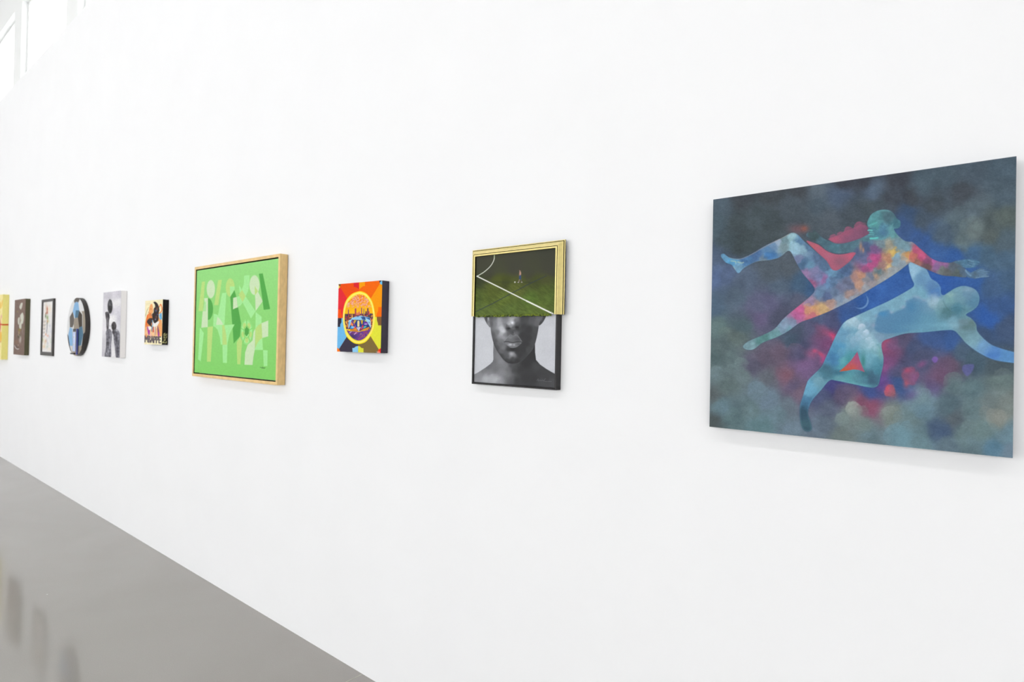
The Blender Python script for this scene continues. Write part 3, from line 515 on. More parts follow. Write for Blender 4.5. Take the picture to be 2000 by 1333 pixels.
A.line([(1142,1190),(1165,1160),(1170,1195),(1200,1180),(1215,1195),(1240,1180),(1258,1196),(1290,1155),(1272,1200),(1400,1205)], 5, G(128), .7, True, .5)
A.grain(.03, 1.2, 2)
grid_mesh('portrait_canvas', P, NU, NV, A.final(), M_fine, t2)
# upper half: the pitch, its lower edge torn like turf
NU, NV = 320, 230
rr = np.random.default_rng(3); u = np.linspace(0, 1, NU)
jag = np.interp(u, np.linspace(0, 1, 46), rr.random(46))*0.0040 + np.interp(u, np.linspace(0, 1, 130), rr.random(130))*0.0022
zb = CUT - 0.0008 - jag; zb[-14:] = CUT + 0.002
xg, tg = np.meshgrid(np.linspace(-1.3605, -1.0137, NU), np.linspace(0, 1, NV)); zg = zb[None, :] + (1.7493 - zb[None, :])*tg
P = np.stack([xg.ravel(), np.full(xg.size, -0.0300), zg.ravel()], 1)
A = Art(P, (74, 80, 58)).T(920, 480, 9.194); A.aa = 0.7
A.field([(200,250,72,74,59),(800,150,70,72,59),(1400,120,60,64,54),(1400,400,66,68,58),(800,400,70,72,62),(300,500,68,72,54),(1000,520,70,74,58),(150,600,60,70,44),(500,632,86,98,42),(900,620,82,92,45),(1300,620,78,86,48),(600,672,70,80,38),(1200,675,72,84,42),(400,780,90,106,44),(800,750,98,112,50),(1300,780,85,105,46),(200,950,90,110,46),
    (600,950,98,120,50),(1100,950,90,120,50),(1400,950,88,112,50),(200,1150,95,118,56),(700,1150,92,116,54),(1200,1150,98,122,54),(1400,1200,88,110,50)], 7, 2.0, 2.0, 8.0)
low = np.clip((A.Y-546)/16, 0, 1)
A.C *= (1 + 0.20*low*(fbm((A.X*0.85+A.Y*0.5)/7, (A.Y*0.85-A.X*0.5)/1.6, 4)-0.5)*2)[:, None]; A.C *= (1+0.07*(fbm(A.X/2, A.Y/2, 2)-0.5))[:, None]
A.C = A.C*np.array((0.97, 0.93, 0.92)) - 2; A.lay(np.clip((541-A.Y)/10, 0, 1), (67,69,57), .65)
A.glow(560,655,300,12,(60,70,38),.6); A.glow(1040,660,160,10,(56,66,40),.7); A.glow(160,1010,40,200,(60,78,40),.3)
A.line([(86,1188),(400,1035),(700,872),(900,765),(1100,660),(1220,606),(1350,545)], 13, (50,60,70), .9, False, .6); A.line([(1100,660),(1350,545)], 9, (62,68,62), .4, False, .8)
A.line([(419,170),(415,240),(385,315),(330,390),(240,470),(170,515),(104,552)], 13, (232,238,226), 1, True); A.line([(419,165),(417,210)], 14, (150,172,120), .8, True, .8)
A.line([(108,551),(600,795),(1000,995)], 20, (246,248,242), 1, False); A.line([(1000,995),(1250,1118),(1500,1240)], 26, (248,249,246), 1, False)
A.line([(856,655),(868,615),(878,575)], 15, (150,132,124), 1, True, .5); A.line([(908,650),(896,615),(884,575)], 13, (96,90,92), 1, True, .5)
A.poly([(866,525),(896,523),(900,600),(886,606),(862,600)], (58,78,112), 1, True, .6); A.poly([(868,468),(894,466),(898,525),(868,528)], (176,138,120), 1, True, .6); A.line([(872,480),(864,520),(866,545)], 7, (150,118,104), .9, True, .5); A.glow(888,495,9,14,(206,170,150),.8)
A.ell(876,448,12,14,(168,140,126),1,.6); A.ell(878,440,12,8,(70,58,52),.9,.6); A.ell(848,661,14,8,(186,180,184),.9,.6); A.ell(910,658,16,9,(180,172,170),.9,.6); A.ell(788,657,14,13,(222,222,214),1,.6); A.glow(792,663,8,6,(150,152,146),.7)
tb = np.clip((A.Y - np.interp(A.X, [928, 1084], [615.5, 612]))/2.0, 0, 1); A.lay(tb*(fbm(A.X/1.6, A.Y/1.6, 2) > .5), (124,138,30), .8); A.lay(tb*(fbm(A.X/2.2+40, A.Y/2.2, 2) > .56), (40,52,16), .8)
grid_mesh('pitch_canvas', P, NU, NV, A.final(), M_fine, t2)
bk = [(-1.3603, -1.0139, -0.0296, -0.0225, CUT+0.003, 1.7491)]
boxes('pitch_panel', bk, mat('dark_panel_edge', (46, 52, 30), rough=0.6), t2)

# ------------------------------------------------------------------ 3  green geometric players in a pale wood floater frame
t3 = thing('framed_painting', 'bright green geometric footballers painting in a pale wooden floater frame', 'painting', (-3.153, 0, 1.2093))
M_wood = mat('pale_maple_wood', (236, 202, 140), rough=0.5, spec=0.35, noise=0.10, nscale=9, stretch=(3, 8, 3))
M_gap = mat('dark_frame_rebate', (52, 38, 16), rough=0.7)
O = (-3.6406, -2.6659, 1.2093, 1.8715); LW = 0.0165; FD = 0.0448
FI = (O[0]+LW, O[1]-LW, O[2]+LW, O[3]-LW)
wp_ = [(0.0, 0.010), (0.0, FD-0.0008), (0.0008, FD), (LW-0.001, FD), (LW, FD-0.001), (LW, 0.0035), (0.0, 0.0035)]
ws = [1, 0, 0, 0, 0, 0, 0]
for sd in 'TBLR': rail('frame_rail', sd, FI, wp_, [M_wood, M_gap], ws, t3)
boxes('frame_back', [(FI[0]-0.004, FI[1]+0.010, -0.010, -0.001, FI[2]+0.002, FI[3]-0.002)], M_gap, t3)
GP = 0.0065; CI = (FI[0]+GP, FI[1]-GP, FI[2]+GP, FI[3]-GP); CD = FD-0.004
boxes('canvas_edge', [(CI[0], CI[1], -CD+0.0006, -0.011, CI[2], CI[3])], mat('green_canvas_edge', (120, 200, 100), rough=0.6), t3, bevel=0.001)
NU, NV = 420, 300
P = front_pts(CI[0], CI[1], CI[2], CI[3], CD, NU, NV)
A = Art(P, (142, 219, 120)).T(360, 480, 4.596); A.aa = 0.55
yy = np.clip((A.Y-505)/245, 0, 1)[:, None]; A.C = (np.array((156,226,138))*(1-yy) + np.array((134,214,108))*yy)
YL, PA, MI, DG = (190,225,132), (208,232,190), (170,238,158), (86,172,78)
def arc(cx, cy, rx, ry, a0, a1, n=14): return [(cx+rx*math.cos(math.radians(a)), cy+ry*math.sin(math.radians(a))) for a in np.linspace(a0, a1, n)]
A.poly([(158,325),(185,322),(168,588),(126,588)], YL); A.ell(238,391,37,81,PA); A.poly([(303,310),(337,307),(305,535),(268,535)], YL)
A.poly([(338,428),(378,422),(360,712),(284,712),(300,640)], MI); A.ell(412,377,40,83,YL); A.poly([(408,368)]+arc(412,377,40,83,-6,88), MI)
A.poly([(413,460),(450,400),(468,465),(482,553),(510,700),(500,815),(443,880),(434,745),(450,712),(430,706)], DG)
A.poly([(178,473),(215,470),(210,732),(152,738),(165,590),(190,588)], PA); A.poly([(181,505),(196,503),(193,588),(168,588)], (176,232,160)); A.poly([(212,472)]+arc(212,570,46,98,-88,88)+[(212,668)], DG)
A.poly([(490,355),(520,402),(526,508),(505,538),(482,553),(466,465),(500,450)], MI, 1, False); A.poly([(438,470),(468,462),(481,554),(437,572)], PA)
A.poly([(537,270),(585,266),(583,350),(572,410),(550,455),(516,398),(534,340)], MI); A.poly([(550,455),(640,590),(598,655),(522,508)], MI); A.poly([(518,398),(550,455),(522,508),(488,440)], YL)
A.ell(630,355,45,88,PA); A.poly([(632,362),(662,410),(640,443),(634,443)], YL); A.poly([(660,412),(703,500),(640,588),(635,445)], PA); A.poly([(670,253),(704,250),(770,570),(713,577)], DG)
A.poly([(260,725)]+arc(258,727,92,114,-87,-6), MI); A.poly([(298,640),(322,662),(340,690),(348,711),(284,713)], PA)
A.poly([(140,735),(175,785),(147,1040),(123,1022)], MI); A.poly([(208,732),(257,725),(237,1043),(203,1043)], YL)
A.poly([(258,722),(450,708),(428,750),(404,800),(388,880),(382,1055),(346,1052),(342,892),(327,888),(318,820),(298,755),(276,732)], MI); A.poly([(340,715),(358,713),(376,800),(382,890),(342,892)], YL)
bl_ = A.ell(560,777,54,112,MI); gr = (132,216,108)
for a in range(0, 360, 72): A.line([(560+22*math.cos(math.radians(a-90)), 775+46*math.sin(math.radians(a-90))), (560+54*math.cos(math.radians(a-90)), 777+112*math.sin(math.radians(a-90)))], 7, gr, 1, False)
for a in range(36, 396, 72): A.ell(560+34*math.cos(math.radians(a-90)), 777+70*math.sin(math.radians(a-90)), 15, 27, YL)
A.ell(560,777,54,112,gr,0); A.line(arc(560,777,50,106,0,360,40), 5, gr, .8); A.line(arc(560,777,26,54,0,360,30), 6, gr, 1)
A.poly([(560,726),(580,752),(579,790),(559,816),(541,796),(543,750)], DG)
A.poly([(500,820),(519,860),(503,1067),(475,1065),(470,870)], YL); A.poly([(637,745),(634,930),(620,1000),(612,1073),(540,1070),(546,960),(568,893),(612,852),(622,775)], PA)
A.poly([(640,595),(693,640),(693,700),(638,747)], MI); A.poly([(693,697),(700,830),(665,870),(636,925),(638,748),(660,718)], YL); A.poly([(693,697),(754,673),(753,815),(700,830)], PA); A.poly([(700,830),(706,938),(632,937),(648,890),(672,852)], MI); A.poly([(706,938),(748,942),(745,1083),(713,1083)], MI)
A.line([(680,1093),(692,1096),(697,1102),(702,1090),(706,1103),(714,1094),(716,1104),(726,1096)], 5, (70,120,60), .8, True, .4)
A.grain(.02, 2, 2)
grid_mesh('painted_canvas', P, NU, NV, A.final(), M_print, t3)

# ------------------------------------------------------------------ 4  orange stadium medallion
X0, X1, Z0, Z1, D = -2.1785, -1.8742, 1.3895, 1.6926, 0.0381
t4 = thing('painting', 'small square orange canvas with a stadium inside a yellow ring', 'painting', ((X0+X1)/2, 0, Z0))
canvas_box(t4, X0, X1, Z0, Z1, D, mat('dark_plum_canvas_edge', (54, 46, 62), rough=0.6, noise=0.06, nscale=50))
NU, NV = 300, 320
P = front_pts(X0, X1, Z0, Z1, D, NU, NV)
A = Art(P, (243,80,0)).T(650, 540, 16.6667); A.aa = 0.5
c = (846, 1345); TL, TT, TR, RR, BR, BB, BL, LL = (170,240),(850,150),(1620,100),(1600,1315),(1590,2530),(825,2530),(120,2500),(140,1362)
for a_, b_, cl in ((TL,TT,(243,82,8)),(TT,TR,(250,106,0)),(TR,RR,(255,158,0)),(RR,BR,(232,232,62)),(BR,BB,(130,108,60)),(BB,BL,(62,56,74)),(BL,LL,(112,190,242)),(LL,TL,(236,44,56))): A.poly([c,a_,b_], cl)
A.poly([(680,190),(855,170),(855,420),(745,352),(685,345)], (226,36,52)); A.poly([(855,170),(1050,150),(1045,320),(985,320),(862,420)], (255,166,0))
A.poly([(1480,1005),(1620,1000),(1620,1315),(1418,1320),(1440,1205),(1475,1130)], (255,112,0)); A.poly([(1430,1320),(1620,1315),(1620,1600),(1475,1600),(1465,1530),(1437,1430)], (130,92,54))
A.poly([(140,1080),(255,1080),(262,1170),(300,1290),(305,1358),(140,1362)], (255,86,4)); A.poly([(140,1365),(285,1365),(280,1500),(243,1565),(236,1648),(140,1650)], (50,46,62))
A.poly([(635,2335),(690,2335),(740,2290),(822,2268),(825,2530),(645,2530)], (142,206,246)); A.poly([(825,2268),(882,2285),(940,2340),(1000,2345),(1000,2530),(825,2530)], (226,229,62))
A.poly([(170,250),(265,250),(240,345)], (112,92,42)); A.poly([(170,280),(240,345),(170,430)], (250,226,84)); A.poly([(1500,110),(1620,100),(1525,218)], (52,44,64)); A.poly([(1600,120),(1620,275),(1585,272),(1550,252),(1525,216)], (112,202,255))
A.poly([(120,2325),(150,2330),(200,2370),(233,2430),(236,2530),(120,2530)], (255,122,12)); A.poly([(1590,2345),(1545,2352),(1490,2388),(1452,2440),(1445,2530),(1590,2530)], (250,86,24)); A.poly([(1590,2345),(1545,2352),(1500,2390),(1560,2530),(1590,2530)], (250,32,34))
A.line([(1418,2468),(1440,2470)], 20, (150,200,240), .9); A.line([(1448,2472),(1520,2474)], 20, (244,236,236), .9)
RO = [(870,488),(1060,540),(1200,680),(1300,870),(1360,1150),(1376,1400),(1332,1700),(1215,1965),(1050,2150),(825,2207),(640,2150),(450,1962),(368,1700),(328,1400),(343,1100),(400,860),(500,688),(650,558)]
RI = [(870,592),(1030,640),(1160,770),(1250,950),(1300,1200),(1304,1400),(1260,1680),(1160,1880),(1000,2040),(830,2094),(650,2020),(500,1850),(420,1650),(386,1400),(400,1150),(450,950),(560,770),(720,640)]
A.poly(RO, (255,232,24), 1, True); rm = [((a+c_)/2, (b+d)/2) for (a, b), (c_, d) in zip(RO, RI)]; A.line(rm+rm[:1], 44, (255,241,136), .9, True, .8)
mi = A.mask(RI, True)
yv = (A.Y-575)/44.0; yv = np.clip(yv, 0, 1)[:, None]
A.C = A.C*(1-mi[:, None]) + (np.array((255,156,24))*(1-yv)+np.array((255,204,20))*yv)*mi[:, None]
A.lay(mi*np.clip((fbm(A.X/2.2, A.Y/2.0, 3)-.49)*12, 0, 1)*np.clip((604-A.Y)/6, 0, 1), (246,176,168), .9); A.lay(mi*np.clip((fbm(A.X/1.8+60, A.Y/1.8, 2)-.60)*12, 0, 1)*np.clip((600-A.Y)/6, 0, 1), (236,112,40), .8)
r4 = np.random.default_rng(11)
cols = [(240,140,70),(250,170,60),(150,50,90),(90,40,80),(36,90,100),(30,60,60),(220,90,70),(255,190,90),(180,80,60)]
A.poly([(380,1225),(1320,1215),(1320,1720),(380,1720)], (110,64,74), 1, False, None, mi)
for k in range(230):
    x = r4.uniform(390,1310); y = r4.uniform(1230,1700); wd = r4.uniform(18,40); hh = r4.uniform(30,80)
    A.poly([(x,y),(x+wd,y),(x+wd,y+hh),(x,y+hh)], cols[r4.integers(len(cols))], .95, False, .35, mi)
for x, y, wd, cl in [(508,1075,28,(128,50,120)),(740,1040,50,(170,70,90)),(935,1020,30,(130,60,120)),(1010,1050,36,(170,140,90)),(1140,1030,38,(90,40,90)),(1085,1130,44,(80,40,80)),(1178,1130,44,(206,84,84)),(858,1140,44,(216,104,90)),(800,1180,80,(226,130,90)),(1235,1200,40,(70,60,110))]:
    A.poly([(x-wd/2,y+20),(x,y),(x+wd/2,y+20),(x+wd/2,1260),(x-wd/2,1260)], cl, 1, False, .4, mi)
for p, cl in [([(600,1365),(780,1302),(920,1284),(1045,1310),(1205,1345),(1225,1440),(1242,1690),(1105,1480),(1050,1430),(610,1412)],(150,208,244)),([(760,1310),(830,1295),(860,1320),(800,1330)],(70,120,180)),([(905,1315),(1010,1330),(1100,1400),(1062,1425),(965,1412)],(50,88,150)),([(960,1300),(1045,1330),(1110,1420),(1010,1370)],(40,70,130)),
    ([(1045,1340),(1205,1345),(1218,1435)],(56,104,168)),([(1050,1360),(1215,1432),(1242,1690),(1112,1480)],(166,218,246)),([(1165,1480),(1200,1490),(1185,1560)],(70,100,150)),([(515,1435),(605,1398),(640,1440),(500,1725),(505,1600)],(168,216,246)),([(520,1500),(560,1450),(540,1560),(510,1680)],(100,160,210)),
    ([(612,1428),(1052,1430),(1180,1590),(1190,1660),(840,1795),(540,1700)],(40,62,132)),([(700,1430),(772,1430),(702,1552),(662,1515)],(214,176,56)),([(905,1430),(985,1440),(962,1575),(930,1540)],(216,176,50)),([(605,1480),(668,1570),(662,1622),(568,1592)],(255,142,84)),([(560,1700),(598,1612),(740,1655),(742,1690),(640,1705)],(62,170,236)),([(600,1640),(700,1640),(738,1660),(640,1668)],(206,226,246)),
    ([(665,1700),(742,1635),(750,1690),(690,1710)],(246,52,50)),([(620,1440),(640,1440),(760,1650),(740,1650)],(196,80,150)),([(1012,1490),(1130,1488),(1150,1580),(1000,1590)],(112,54,164)),([(1032,1545),(1116,1540),(1116,1570),(1032,1575)],(206,190,236)),([(985,1705),(1010,1630),(1102,1608),(1080,1662)],(84,194,184)),([(890,1735),(968,1588),(1004,1622),(960,1722)],(240,38,44)),
    ([(920,1700),(955,1630),(965,1690)],(70,140,220)),([(1028,1475),(1064,1415),(1092,1458)],(226,222,40)),([(762,1665),(912,1648),(842,1795)],(204,198,222)),([(560,1735),(760,1690),(830,1800),(700,1815)],(248,164,40)),([(860,1805),(990,1720),(1180,1650),(1190,1700)],(246,166,46))]:
    A.poly(p, cl, 1, False, .4, mi)
for k in range(7):
    x = 580+k*34; A.line([(x,1715+k*6),(x+4,1800)], 12, (96,46,56), .85, False, .35, mi); x = 900+k*42; A.line([(x,1740-k*14),(x+2,1800-k*12)], 11, (96,46,56), .85, False, .35, mi)
A.poly([(800,1460),(820,1448),(850,1448),(866,1462),(866,1640),(800,1640)], (252,238,176), 1, False, .4, mi); A.line([(832,1470),(826,1530),(838,1560),(830,1610)], 14, (206,160,60), .8, True, .4, mi)
pz = A.mask([(380,1725),(560,1790),(835,1815),(1100,1760),(1320,1690),(1300,2150),(400,2150)], False)*mi
A.lay(pz, (92,62,142)); A.lay(pz*np.clip((fbm(A.X/2.5, A.Y/1.2, 3)-.5)*8, 0, 1), (132,70,156), .8); A.lay(pz*np.clip((fbm(A.X/2+30, A.Y/2, 3)-.56)*10, 0, 1), (176,70,110), .6); A.glow(640,1960,150,90,(46,38,84),.7,pz)
for k in range(9): A.line([(560+k*38,1880),(520+k*44,2040)], 6, (120,84,160), .5, False, .4, pz)
A.line([(545,1850),(600,1805)], 22, (236,200,240), .9, False, .5, pz); A.line([(700,1890),(765,1835)], 26, (232,190,236), .9, False, .5, pz)
for k in range(14): x, y = r4.uniform(860,1180), r4.uniform(1830,1990); A.line([(x,y),(x-10,y+22)], 9, (206,176,90), .8, False, .35, pz)
A.grain(.02, 2, 2)
grid_mesh('painted_canvas', P, NU, NV, A.final(), M_print, t4)

# ------------------------------------------------------------------ 5  small collage portrait with lettering
def wall_pt(px, py, d=0.0):
    v = AF*F_PX + AR*(px-1000) - AU*(py-666.5); t = (-d-CAM[1])/v[1]; p = CAM + v*t; return p[0], p[2]
X0, X1, Z0, Z1, D = -4.4282, -4.1270, 1.3914, 1.6929, 0.0375
t5 = thing('painting', 'small square cream and orange collage portrait lettered along the bottom, black edges', 'painting', ((X0+X1)/2, 0, Z0))
M_e5 = mat('black_canvas_edge', (36, 34, 34), rough=0.6)
boxes('canvas_edge', [(X0, X1-0.0008, -D+0.0006, -0.001, Z0, Z1)], M_e5, t5, bevel=0.001)
NU, NV = 200, 220
P = front_pts(X0, X1, Z0, Z1, D, NU, NV)
A = Art(P, (250,240,198)).T(275, 575, 12.12); A.aa = 0.45
A.C += (fbm(A.X/4, A.Y/6, 3)-0.5)[:, None]*26
OR, DK, PU, WH, BU = (246,170,104), (48,40,40), (172,52,168), (246,242,240), (96,176,232)
A.poly([(205,300),(235,240),(268,235),(285,300),(290,420),(250,470),(200,520),(190,400)], OR, .95, True); A.poly([(120,620),(170,470),(250,460),(290,700),(170,800),(110,900),(100,760)], (236,130,60), .9, True)
A.poly([(410,560),(470,590),(500,680),(495,980),(420,1010),(400,800)], OR, .95, True); A.poly([(100,800),(180,780),(300,860),(400,800),(400,1000),(100,1010)], (248,192,140), .8, True); A.line([(160,500),(140,600),(135,720)], 24, (240,104,32), .9, True)
A.line([(440,300),(470,240),(495,300),(500,370),(470,430),(430,450)], 20, (240,110,36), .95, True); A.poly([(440,480),(490,450),(500,560),(480,605),(445,580)], BU, .95, True); A.line([(110,520),(135,420),(185,310)], 10, (110,120,96), .7, True); A.line([(470,500),(510,600),(515,720)], 9, (120,130,120), .7, True)
A.poly([(300,195),(340,178),(390,215),(425,290),(440,380),(425,440),(420,600),(380,660),(330,690),(300,650),(275,560),(270,470),(300,440),(310,340),(340,300),(330,240)], DK, 1, True)
A.poly([(145,650),(190,580),(270,570),(280,640),(250,700),(265,780),(210,740),(170,700)], (58,48,46), 1, True)
for x, y, rx, ry, c_ in [(385,350,18,40,(160,104,70)),(360,390,16,24,(90,130,190)),(395,480,10,18,(110,110,200)),(365,540,24,30,(128,84,64)),(320,370,16,30,(120,70,54)),(250,500,20,24,(170,120,90)),(350,590,10,16,(170,80,180)),(210,640,24,24,(76,50,60)),(240,350,8,12,(150,70,40)),(185,430,8,10,(140,70,40)),(300,480,30,24,(60,44,40)),(345,600,12,14,(140,200,210))]: A.glow(x,y,rx,ry,c_,.85)
A.poly([(285,660),(330,690),(420,640),(430,680),(370,760),(330,780),(290,720)], WH, 1, True); A.poly([(180,760),(230,770),(235,830),(200,840),(170,800)], WH, .95, True); A.line([(275,620),(280,700),(275,830)], 18, (110,180,230), .9, True); A.line([(262,760),(258,880)], 16, (70,100,150), .8)
A.poly([(148,770),(172,790),(190,850),(215,850),(212,930),(195,970),(170,930)], PU, .95, True); A.poly([(395,760),(412,770),(440,930),(425,1010),(405,980)], (120,50,110), .9, True); A.poly([(408,900),(440,910),(438,1000),(412,1000)], PU, .95); A.poly([(280,780),(310,760),(310,900),(280,900)], (200,70,54), .9); A.poly([(320,780),(350,770),(345,980),(320,930)], (240,190,180), .9); A.line([(350,770),(345,900),(340,980)], 8, (60,60,70), .8, True); A.line([(385,760),(380,960)], 10, (220,120,60), .8)
A.line([(120,950),(135,1000),(130,1060)], 16, (236,110,50), .8, True); A.line([(235,940),(240,1010)], 24, (240,186,190), .8)
LT = {'M': [[(0,1),(0,0),(.5,.6),(1,0),(1,1)]], 'B': [[(0,0),(0,1),(.8,.95),(.9,.72),(.3,.5),(.8,.3),(.7,.04),(0,0)]], 'A': [[(0,1),(.5,0),(1,1)],[(.2,.65),(.8,.65)]], 'P': [[(0,1),(0,0),(.8,.06),(.9,.3),(.7,.52),(0,.55)]], 'E': [[(1,0),(0,0),(0,1),(1,1)],[(0,.5),(.8,.5)]]}
def letters(txt, slots, y0, y1, wd, cl, dy=(0, 0), clip=None):
    for ch, (xa, xb) in zip(txt, slots):
        for st in LT[ch]: A.line([(xa+(xb-xa)*u_+dy[0], y0+(y1-y0)*v_+dy[1]+(xa-90)*0.07) for u_, v_ in st], wd, cl, 1, False, .4)
sl = [(100,168),(182,228),(238,292),(308,352),(368,412),(430,468)]
letters('MBAPPE', sl, 990, 1130, 26, (40,36,40)); letters('MBAPPE', sl, 990, 1130, 9, (156,140,150))
A.grain(.04, 1.4, 2)
grid_mesh('painted_canvas', P, NU, NV, A.final(), M_print, t5)
NU, NV = 40, 180
P = side_pts(X1, Z0, Z1, D, NU, NV); A = Art(P, (36,34,34)).T(275, 575, 12.12); A.aa = 0.5
YG = (226,222,150)
for st in [[(552,1045),(545,940),(575,925)],[(548,1030),(600,1040),(612,1010)],[(560,985),(605,990)],[(560,950),(608,962),(612,940)],[(545,1080),(590,1075)],[(565,1100),(570,1080)],[(515,1140),(560,1150),(605,1155),(600,1115)],[(540,1150),(548,1105)],[(520,1125),(515,1155)]]: A.line(st, 15, YG, .9, False, .5)
grid_mesh('painted_side', P, NU, NV, A.final(), M_print, t5)

# ------------------------------------------------------------------ 6  black and white canvas, ball above two figures
X0, X1, Z0, Z1, D = -5.2846, -4.8957, 1.2830, 1.7866, 0.0391
t6 = thing('painting', 'tall white-edged canvas of a ball above two grey figures in black and white', 'painting', ((X0+X1)/2, 0, Z0))
canvas_box(t6, X0, X1, Z0, Z1, D, mat('raw_white_canvas_edge', (246, 243, 241), k=0.97, rough=0.7))
NU, NV = 170, 230
P = front_pts(X0, X1, Z0, Z1, D, NU, NV)
A = Art(P, (228,226,232)).T(190, 560, 8.886); A.aa = 0.6
A.field([(150,140,212,210,218),(300,110,222,220,228),(390,100,206,204,214),(150,300,226,225,232),(340,300,240,240,242),(390,400,220,218,228),(250,560,246,246,247),(380,560,206,204,216),(110,700,232,230,236),(100,1000,206,205,212),(90,1180,196,194,202),(270,950,222,222,226),(270,1150,236,235,238),(370,750,222,222,230),(180,180,190,188,198)], 8, 2.0, 4, 12)
A.ell(250,430,44,70,(200,198,210),.7,3); b6 = A.ell(222,345,43,124,(66,65,68)); A.glow(215,300,24,40,(128,130,134),.8,b6); A.glow(235,400,26,50,(48,46,48),.7,b6); A.line([(195,340),(225,320),(255,335)],8,(150,150,154),.5,True,.6,b6)
A.poly([(140,455),(175,440),(205,480),(215,540),(205,590),(200,680),(190,770),(165,760),(158,660),(155,590),(145,530)], (96,93,97), 1, True); A.glow(195,500,16,30,(54,52,55),.9); A.glow(178,620,14,60,(150,148,156),.7)
A.poly([(150,790),(185,740),(225,745),(250,800),(252,900),(240,1020),(235,1240),(130,1240),(150,1050),(155,900)], (132,131,140), 1, True); A.line([(200,760),(190,900),(195,1050),(180,1240)], 14, (88,87,95), .7, True, .8); A.line([(235,800),(225,950),(210,1080)], 14, (182,182,192), .7, True, .8); A.glow(170,960,12,80,(84,83,90),.8); A.glow(190,1130,9,60,(196,198,206),.7); A.glow(215,1180,14,60,(92,92,100),.7)
h6 = A.ell(288,688,43,76,(72,68,71)); A.glow(310,660,18,40,(120,116,122),.8,h6); A.glow(270,740,18,30,(46,43,45),.8,h6)
A.poly([(255,780),(330,740),(370,770),(395,850),(392,1000),(385,1240),(325,1240),(305,1060),(285,930),(280,850)], (126,125,134), 1, True); A.glow(285,790,22,40,(70,66,70),.8); A.line([(345,780),(330,900),(345,1060),(350,1240)], 14, (78,77,86), .7, True, .8); A.glow(365,880,14,70,(170,170,180),.7); A.glow(340,760,20,16,(206,206,212),.8); A.glow(360,1120,16,90,(92,91,100),.7)
A.line([(205,680),(240,690),(262,700)], 8, (150,156,160), .6, True, .8)
for k in range(4): A.line([(150+k*14,478-abs(k-1.5)*5),(146+k*15,440+abs(k-1.6)*9)], 11, (82,80,84), .95, False, .7)
dkm = np.clip((190-A.C.mean(1))/60, 0, 1); A.C *= (1 + dkm*0.42*(fbm(A.X/2.6, A.Y/3.4, 3)-0.5)*2)[:, None]; A.C -= (dkm*12)[:, None]
A.grain(.06, 1.2, 2)
grid_mesh('painted_canvas', P, NU, NV, A.final(), M_print, t6)

# ------------------------------------------------------------------ 7  round football disc with a little screen on a ledge
CX, CZ, RAD, D = -5.9745, 1.5206, 0.2515, 0.0355
t7 = thing('wall_disc', 'round black-rimmed football disc with blue and grey panels and a small ledge', 'wall art', (CX, 0, CZ-RAD))
bm = bmesh.new(); N = 96; prof = [(RAD-0.0008, D-0.0002), (RAD, D-0.0012), (RAD, 0.002), (RAD-0.01, 0.001)]; rg = []
for r_, d_ in prof: rg.append([bm.verts.new((CX+r_*math.cos(2*math.pi*k/N), -d_, CZ+r_*math.sin(2*math.pi*k/N))) for k in range(N)])
for i in range(len(prof)-1):
    for k in range(N): bm.faces.new((rg[i][k], rg[i][(k+1) % N], rg[i+1][(k+1) % N], rg[i+1][k]))
bm.faces.new(rg[-1]); bmesh.ops.recalc_face_normals(bm, faces=bm.faces[:])
me = bpy.data.meshes.new('rim'); bm.to_mesh(me); bm.free()
mesh_obj('rim', me, mat('black_disc_rim', (44, 38, 35), rough=0.45), t7)
NR, NA = 70, 260
rr_, aa_ = np.meshgrid(np.linspace(0.0005, RAD-0.0008, NR), np.linspace(0, 2*math.pi, NA))     # rows = angle
P = np.stack([(CX+rr_*np.cos(aa_)).ravel(), np.full(rr_.size, -D), (CZ+rr_*np.sin(aa_)).ravel()], 1)
A = Art(P, (226,227,229)).T(124, 575, 10.25); A.aa = 0.5
LB, DGY, TAN, TEAL, DBR = (140,184,224), (106,100,95), (160,150,136), (84,120,144), (70,62,54)
A.poly([(210,130),(250,60),(330,70),(322,110),(297,165),(255,150),(222,180)], DGY)
A.poly([(222,182),(255,152),(297,165),(318,325),(290,470),(228,480),(186,340)], LB); A.poly([(246,325),(318,325),(286,470),(230,480)], TEAL)
A.poly([(186,345),(215,490),(205,600),(180,665),(128,660),(124,460)], DGY); A.poly([(318,330),(375,410),(378,640),(312,670),(286,470)], DBR)
A.poly([(228,480),(286,470),(312,670),(300,710),(180,690),(205,600),(215,500)], TAN); A.poly([(205,600),(208,690),(178,692)], (222,222,220))
A.poly([(360,340),(420,335),(450,500),(440,740),(400,800),(378,640),(380,410)], TAN); A.line([(322,330),(378,405),(380,640)], 9, (222,222,220), .9)
A.poly([(128,660),(180,690),(185,1035),(130,1035),(104,930),(98,800)], LB); A.poly([(312,670),(376,640),(396,795),(352,1025),(290,1040),(295,800)], TEAL)
A.poly([(70,780),(96,830),(130,1060),(170,1180),(120,1160)], (60,52,48)); A.poly([(396,800),(445,740),(470,900),(400,1180),(300,1240),(362,1040)], (46,38,34)); A.poly([(130,1040),(180,1035),(185,1150),(170,1170)], (214,212,210)); A.poly([(290,1040),(358,1028),(362,1100),(300,1210),(270,1220)], TAN); A.poly([(170,1165),(190,1120),(290,1120),(290,1230),(220,1235)], (186,170,158))
A.grain(.03, 1.2, 2)
grid_mesh('painted_face', P, NR, NA, A.final(), M_print, t7)
bx1 = wall_pt(148.4, 668, 0.053)[0]; bx0 = wall_pt(142.0, 664, 0.053)[0]; bz1 = wall_pt(145.2, 642.6, 0.053)[1]; bz0 = wall_pt(145.5, 688.0, 0.053)[1]
